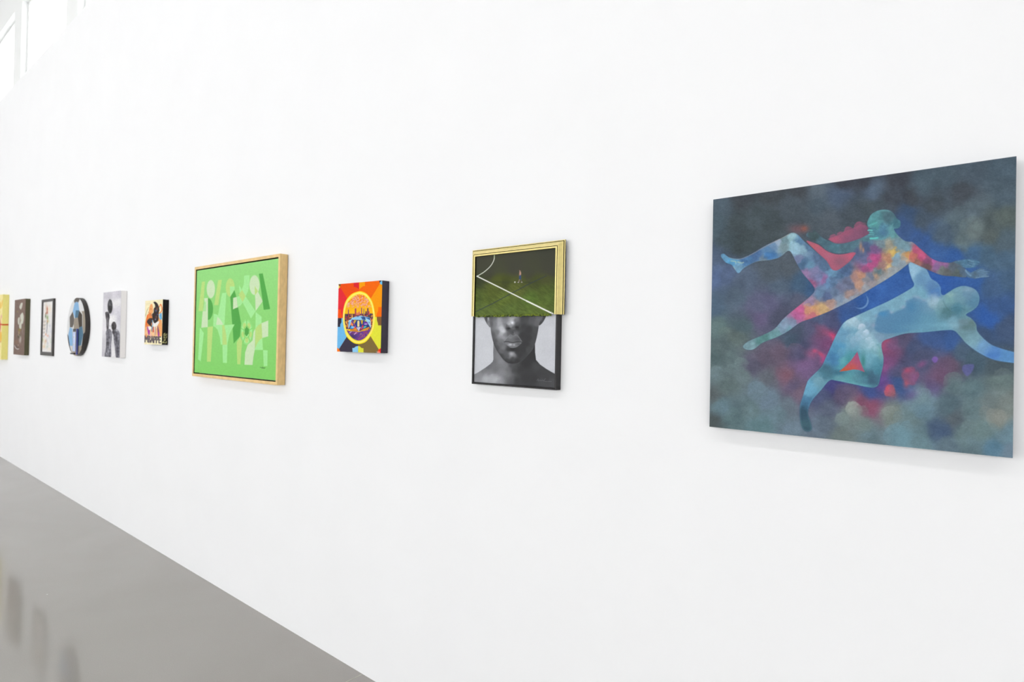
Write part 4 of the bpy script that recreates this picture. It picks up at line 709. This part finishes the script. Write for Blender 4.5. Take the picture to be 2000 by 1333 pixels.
boxes('screen_case', [(bx0, bx1, -0.053, -0.0362, bz0, bz1)], mat('dark_screen_case', (46, 42, 44), rough=0.35), t7, bevel=0.0015)
w_ = bx1-bx0; h_ = bz1-bz0
sp = boxes('screen', [(bx0+w_*0.13, bx1-w_*0.13, -0.0545, -0.0530, bz0+h_*0.02, bz1-h_*0.13)], mat('pale_blue_screen', (222, 230, 252), rough=0.2), t7)
for a, b_ in ((0.05, 0.28), (0.36, 0.60), (0.68, 0.84)): boxes('screen_panel', [(bx0+w_*0.24, bx1-w_*0.34, -0.0551, -0.0545, bz0+h_*a, bz0+h_*b_)], mat('light_blue_print', (176, 198, 244), rough=0.3), sp)
boxes('blue_side_strip', [(bx1, bx1+0.003, -0.0535, -0.0400, bz0-0.022, bz1)], mat('cobalt_blue_acrylic', (96, 104, 184), rough=0.15, spec=0.6), t7)
boxes('white_side_strip', [(bx1, bx1+0.0032, -0.0535, -0.0515, bz0-0.022, bz1)], mat('lilac_acrylic', (206, 208, 240), rough=0.2), t7)
lz = wall_pt(146, 691.2, 0.053)[1]
boxes('ledge', [(bx0-0.003, bx1, -0.068, -0.0362, lz-0.006, lz+0.006)], mat('black_ledge', (40, 36, 34), rough=0.4), t7, bevel=0.0008)

# ------------------------------------------------------------------ 8  framed watercolour
O = (-7.1803, -6.7626, 1.2455, 1.7975); LW = 0.034; FD = 0.0170
t8 = thing('framed_drawing', 'pale watercolour of a red and green figure in a slim charcoal frame', 'drawing', ((O[0]+O[1])/2, 0, O[2]))
FI = (O[0]+LW, O[1]-LW, O[2]+LW*1.05, O[3]-LW*0.75)
M_ch = mat('charcoal_frame', (66, 62, 60), rough=0.45)
fp = [(0.0, 0.006), (0.0, FD-0.001), (0.001, FD), (LW-0.001, FD), (LW, FD-0.001), (LW, 0.001), (0.0, 0.001)]
for sd, k in (('T', .75), ('B', 1.05), ('L', 1), ('R', 1)):
    q = [(a*k, d) for a, d in fp]
    if sd in 'TB': rail('frame_rail', sd, FI, q, M_ch, None, t8, 1/k, 1/k)
    else: rail('frame_rail', sd, FI, q, M_ch, None, t8, 1.05, .75)
NU, NV = 150, 210
P = front_pts(FI[0]-0.001, FI[1]+0.001, FI[2]-0.001, FI[3]+0.001, 0.0085, NU, NV)
A = Art(P, (238,236,235)).T(72, 575, 10.25); A.aa = 0.6
A.C += (fbm(A.X/2, A.Y/4, 3)-0.5)[:, None]*16
for x, y, rx, ry, c_, a in [(185,260,22,90,(226,214,200),.9),(250,300,40,70,(242,228,206),.8),(207,300,12,50,(184,84,54),.9),(205,370,16,26,(170,76,50),.9),(180,390,12,20,(150,90,60),.8),(175,440,14,36,(92,108,72),.9),(212,470,18,44,(132,158,92),.9),(212,545,12,26,(208,120,66),.9),(205,580,12,30,(130,138,104),.8),(235,540,14,30,(196,212,160),.7),
    (205,650,9,60,(116,116,124),.8),(195,740,10,50,(132,130,140),.7),(180,805,9,22,(224,130,80),.9),(218,835,14,18,(240,160,136),.9),(262,640,16,40,(200,202,216),.8),(280,740,16,60,(214,216,226),.7),(250,850,18,40,(206,204,214),.7),(118,915,12,40,(176,190,134),.8),(160,950,26,60,(232,214,186),.8),(140,1050,30,36,(232,206,170),.8),(200,920,16,40,(212,206,206),.7),(210,1050,18,30,(190,206,190),.7),(275,940,14,50,(206,220,198),.7),(215,980,14,30,(190,190,204),.6),(180,940,10,26,(220,150,110),.6),(150,620,26,140,(234,222,206),.7),(250,1100,40,30,(244,232,212),.7)]: A.glow(x,y,rx,ry,c_,a)
for k in range(5):
    for dx in (0, 26): x = 152-k*7+dx-8; y = 545+k*74; A.line([(x-6,y+18),(x+6,y-14)], 10, (146,136,138), .75, False, .8)
A.grain(.05, 1.0, 2)
grid_mesh('watercolour_sheet', P, NU, NV, A.final(), M_print, t8)
boxes('backing_board', [(FI[0]-0.003, FI[1]+0.003, -0.0080, -0.001, FI[2]-0.003, FI[3]+0.003)], M_ch, t8)

# ------------------------------------------------------------------ 9  brown canvas with white flowers of paint
X0, X1, Z0, Z1, D = -8.1566, -7.6893, 1.2285, 1.8264, 0.0399
t9 = thing('painting', 'brown canvas with loose white strokes and an olive green side', 'painting', ((X0+X1)/2, 0, Z0))
canvas_box(t9, X0, X1, Z0, Z1, D, mat('olive_canvas_edge', (84, 80, 54), rough=0.65, noise=0.06, nscale=40))
NU, NV = 150, 200
P = front_pts(X0, X1, Z0, Z1, D, NU, NV)
A = Art(P, (128,107,97)).T(18, 575, 10.25); A.aa = 0.6
A.C += (fbm(A.X/2, A.Y/3, 3)-0.5)[:, None]*16
WF = (214,216,202)
for p in [[(240,175),(268,178),(262,230),(235,305),(205,265),(215,220)],[(258,375),(275,380),(290,460),(275,580),(250,600),(240,690),(205,680),(200,620),(225,540),(218,430)],[(190,465),(210,480),(202,600),(178,595),(172,510)]]: A.poly(p, WF, .95, True, 1.0)
for x, y, rx, ry, c_, a in [(240,520,6,16,(190,180,110),.7),(165,350,16,16,(150,144,84),.7),(145,420,10,30,(118,118,100),.6),(205,715,26,26,(150,140,62),.8),(195,775,16,30,(178,160,112),.8),(265,740,10,60,(150,142,138),.7),(282,670,8,20,(142,136,74),.7),(210,840,30,30,(84,86,60),.7),(215,930,22,50,(196,186,178),.8),(230,880,12,50,(206,200,192),.7),(150,960,40,40,(142,112,92),.7),(180,1020,10,12,(206,180,166),.8),(180,860,16,26,(86,80,62),.7)]: A.glow(x,y,rx,ry,c_,a)
A.line([(108,1030),(130,1075),(165,1100),(190,1095)], 14, (222,220,218), .95, True, .7); A.line([(125,1020),(150,1060),(185,1070)], 10, (70,56,50), .8, True, .8); A.line([(180,810),(215,860),(225,960)], 12, (190,184,172), .6, True, .8)
A.poly([(80,110),(122,110),(90,1230),(70,1230)], (112,90,78), .4, False, 1)
grid_mesh('painted_canvas', P, NU, NV, A.final(), M_print, t9)

# ------------------------------------------------------------------ 10  yellow canvas cut by the picture edge
X1, Z0, Z1, D = -8.6400, 1.1555, 1.9085, 0.057
X0 = X1-0.75
t10 = thing('painting', 'deep yellow canvas with a red band wrapping round its side', 'painting', ((X0+X1)/2, 0, Z0))
boxes('canvas_edge', [(X0, X1-0.0008, -D+0.0006, -0.001, Z0, Z1)], mat('yellow_canvas_edge', (245, 228, 132), rough=0.65), t10, bevel=0.001)
NU, NV = 200, 200
P = front_pts(X0, X1, Z0, Z1, D, NU, NV)
A = Art(P, (251,236,166)).T(0, 565, 8.9); A.aa = 0.7
A.C += (fbm(A.X/3, A.Y/3, 3)-0.5)[:, None]*10
OG = (246,190,70)
for p in [[(5,230),(15,230),(12,330),(-5,340),(-10,260)],[(45,180),(58,200),(40,280),(22,330),(25,270)],[(-10,760),(25,750),(36,820),(30,890),(5,905),(-15,850)],[(-120,250),(-60,200),(-40,420),(-90,520)],[(-90,820),(-30,780),(-20,1000),(-80,1010)]]: A.poly(p, OG, .8, True, 1.5)
for x, y, rx, ry, c_, a in [(25,480,9,30,(236,160,160),.9),(0,640,14,100,(214,84,92),.95),(-60,620,30,150,(226,110,110),.8),(10,915,10,14,(220,130,60),.8),(0,1000,10,14,(240,200,110),.7),(0,400,8,14,(244,200,110),.7),(20,1200,10,6,(190,170,140),.7)]: A.glow(x,y,rx,ry,c_,a)
A.line([(-200,606),(80,618)], 20, (208,44,14), 1, False, .8)
grid_mesh('painted_canvas', P, NU, NV, A.final(), M_print, t10)
NU, NV = 40, 160
P = side_pts(X1, Z0, Z1, D, NU, NV); A = Art(P, (255,243,150)).T(0, 565, 8.9); A.aa = 0.7
A.C += (fbm(A.X/2, A.Y/2, 3)-0.5)[:, None]*8
A.line([(20,620),(60,620),(110,620),(175,619)], 19, (208,44,14), 1, False, .8)
grid_mesh('painted_side', P, NU, NV, A.final(), M_print, t10)
